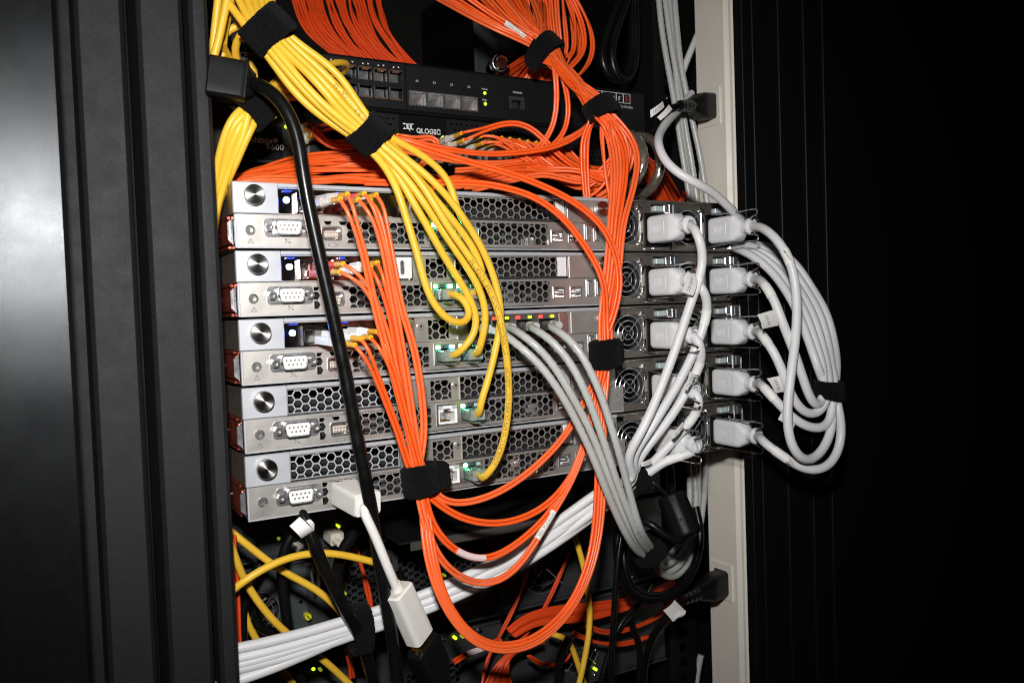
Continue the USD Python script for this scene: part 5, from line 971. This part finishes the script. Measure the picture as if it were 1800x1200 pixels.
# coax plug on the switch
P0 = U(862, 122, -150); d = U(884, 108, -112)-P0; d /= np.linalg.norm(d)
t = Thing('coax_plug', 'shiny round coax plug lying on the network switch', 'coax plug', at=P0)
t.part('sleeve', plug_loft(P0, d, [(0, 5, 5, 4.9), (10, 5.5, 5.5, 5.4), (10.5, 7, 7, 6.9), (20, 7, 7, 6.9), (20.5, 6, 6, 5.9), (27, 7.6, 7.6, 7.5), (34, 7.6, 7.6, 7.5), (36, 6, 6, 5.9), (35, 4.6, 4.6, 4.5)], n=28), 'chrome')
t.part('ring_grip', plug_loft(P0, d, [(28, 7.9, 7.9, 7.8), (32, 7.9, 7.9, 7.8)], n=20), 'bright_steel')
# chrome rings beside the rack post
def ring(label, pts, r=4.4):
    C = curve(pts, 1.0, .3); single('cable_ring', tube(C, r, 20, (14.0, .025)), 'brass_chrome', label, 'cable ring', smooth=60)
ring('chrome cable ring, left one of the pair over the topmost server', [(1090, 236, -46), (1108, 237, -30), (1122, 247, -16), (1130, 268, -6), (1129, 292, -4), (1119, 314, -10), (1106, 330, -24), (1088, 344, -44)])
ring('chrome cable ring, right one of the pair over the topmost server', [(1124, 240, -70), (1140, 243, -54), (1153, 255, -40), (1160, 276, -30), (1159, 302, -28), (1148, 326, -36), (1132, 342, -50), (1112, 352, -66)])
# ------------------------------------------------------------------ white video adapter
t = Thing('video_adapter', 'white video adapter on a short white lead, plugged into the lowest server', 'video adapter', at=(64, 0, 11))
X, Z = 64.4, 12.6
a = t.part('plug', plug_loft((X, 2, Z), (.16, -1, -.10), [(0, 5.5, 4.5, 1), (3, 5.5, 4.5, 1), (3.2, 9.2, 7.3, 1.6), (4.2, 9.8, 8.0, 1.8), (36, 9.8, 8.0, 1.8), (37.2, 9.2, 7.4, 1.6)], n=32), 'warm_white_plastic')
d = np.array([.16, -1, -.10]); d /= np.linalg.norm(d); E0 = np.array([X, 2, Z])+d*36
t.part('strain_relief', plug_loft(E0, d, [(0, 3.8, 3.8, 3.7), (7, 3.0, 3.0, 2.9)], n=18), 'warm_white_plastic', a)
A, B = U(700, 1036, 40), U(738, 1120, 34); dd = (B-A)/np.linalg.norm(B-A); L = np.linalg.norm(B-A)
C = curve([(632, 886, 44), (648, 916, 46), (665, 955), (682, 998, 44), (696, 1030, 41), (700, 1040, 40)], 3, .3, pre=[E0, E0+d*6]); t.part('cable', tube(C, 3.1, 14), 'warm_white_plastic', smooth=60)
b = t.part('adapter_body', plug_loft(A, dd, [(0, 8.4, 5.8, 2.5), (.8, 9.4, 6.6, 2.8), (L-.8, 9.4, 6.6, 2.8), (L, 8.8, 6.0, 2.5)], n=32, up=(.5, -1, .1)), 'warm_white_plastic')
t.part('end_cap', plug_loft(A, dd, [(-.5, 7.6, 5.0, 2.4), (.1, 7.6, 5.0, 2.4)], n=32, up=(.5, -1, .1)), 'beige_plastic', b)
t.part('lead_boot', plug_loft(A, dd, [(-6, 3.3, 3.3, 3.2), (.1, 4.6, 4.6, 4.4)], n=18, up=(.5, -1, .1)), 'warm_white_plastic', b)
t = Thing('monitor_plug', 'black monitor plug with gold screws joined under the white adapter', 'monitor plug', at=B)
t.part('shell', plug_loft(B, dd, [(-2, 7.6, 4.6, 2), (5, 7.6, 4.6, 2)], n=24, up=(.5, -1, .1)), 'gold')
sd = np.cross(dd, (.5, -1, .1)); sd /= np.linalg.norm(sd)
for q in (-1, 1): t.part('thumbscrew', plug_loft(B+sd*q*8.2, dd, [(2, 1.6, 1.6, 1.5), (7, 1.6, 1.6, 1.5), (7.2, 2.6, 2.6, 2.5), (15, 2.6, 2.6, 2.5)], n=14), 'gold')
h = t.part('hood', plug_loft(B, dd, [(5, 10.5, 6.5, 2.5), (7, 12.5, 7.6, 3), (28, 12.0, 7.4, 3), (38, 8, 7, 3.5), (42, 5, 5, 4.5)], n=28, up=(.5, -1, .1)), 'black_plastic')
t.part('cable', tube(smooth_path([B+dd*38, B+dd*50, B+dd*70+np.array([4, 0, -14]), B+dd*80+np.array([8, 6, -60])], 4, .1), 4.2, 12), 'black_rubber', smooth=60)

for i, (pts, r) in enumerate([([(700, 1005, -60), (730, 1060), (745, 1120), (742, 1214, -60)], 3.2), ([(905, 940, -70), (880, 985), (872, 1030), (884, 1080, -70)], 2.6), ([(1000, 1120, -40), (985, 1150), (980, 1214, -50)], 3.4), ([(1110, 1095, -70), (1125, 1140), (1122, 1214, -70)], 3.4), ([(1150, 1020, -60), (1128, 1060), (1096, 1085), (1060, 1180), (1052, 1214, -60)], 2.6), ([(480, 1135, -50), (510, 1160), (540, 1214, -50)], 3.2), ([(1176, 800, -60), (1182, 850), (1180, 900), (1188, 960, -60)], 3.2), ([(690, 940, -70), (660, 960), (640, 985, -80)], 2.2)]):
    wire('power_cable', ['black cord behind the white adapter body', 'thin black cord under the printed label loop', 'black cord at the bottom beside the dim orange ring', 'black cord at the bottom under the flat dim bundle', 'thin black cord slanting down beside the hanging black one', 'black cord at the bottom left below the white cords', 'black cord behind the ferrite at the lower right', 'thin black cord end beside the honeycomb vent'][i], 'cord', curve(pts, 4, .4), r, 'black_rubber', n=10)

def loose_plug(label, a, b, w):
    A, B = U(*a), U(*b); d = B-A; L = np.linalg.norm(d); d /= L; t = Thing('fibre_plug', label, 'fibre plug', at=A)
    p = t.part('body', plug_loft(A, d, [(0, w, w*.9, .8), (L*.5, w, w*.9, .8)], n=20), 'beige_plastic')
    for q in (-1, 1):
        o = A + np.cross(d, (0, 0, 1))/np.linalg.norm(np.cross(d, (0, 0, 1)))*q*w*.5
        t.part('boot', plug_loft(o, d, [(L*.5, w*.42, w*.42, w*.4)]+sum([[(L*(.52+.1*i), w*.42, w*.42, w*.4), (L*(.58+.1*i), w*.40, w*.40, w*.38), (L*(.585+.1*i), w*.32, w*.32, w*.3), (L*(.615+.1*i), w*.31, w*.31, w*.29)] for i in range(4)], []), n=16), 'beige_plastic', p)
loose_plug('cream twin fibre plug under the lowest server, by the white lead', (580, 936, -96), (606, 958, -70), 5.6)
loose_plug('small cream plug above the arched yellow cable', (520, 958, -96), (536, 968, -84), 3.0)
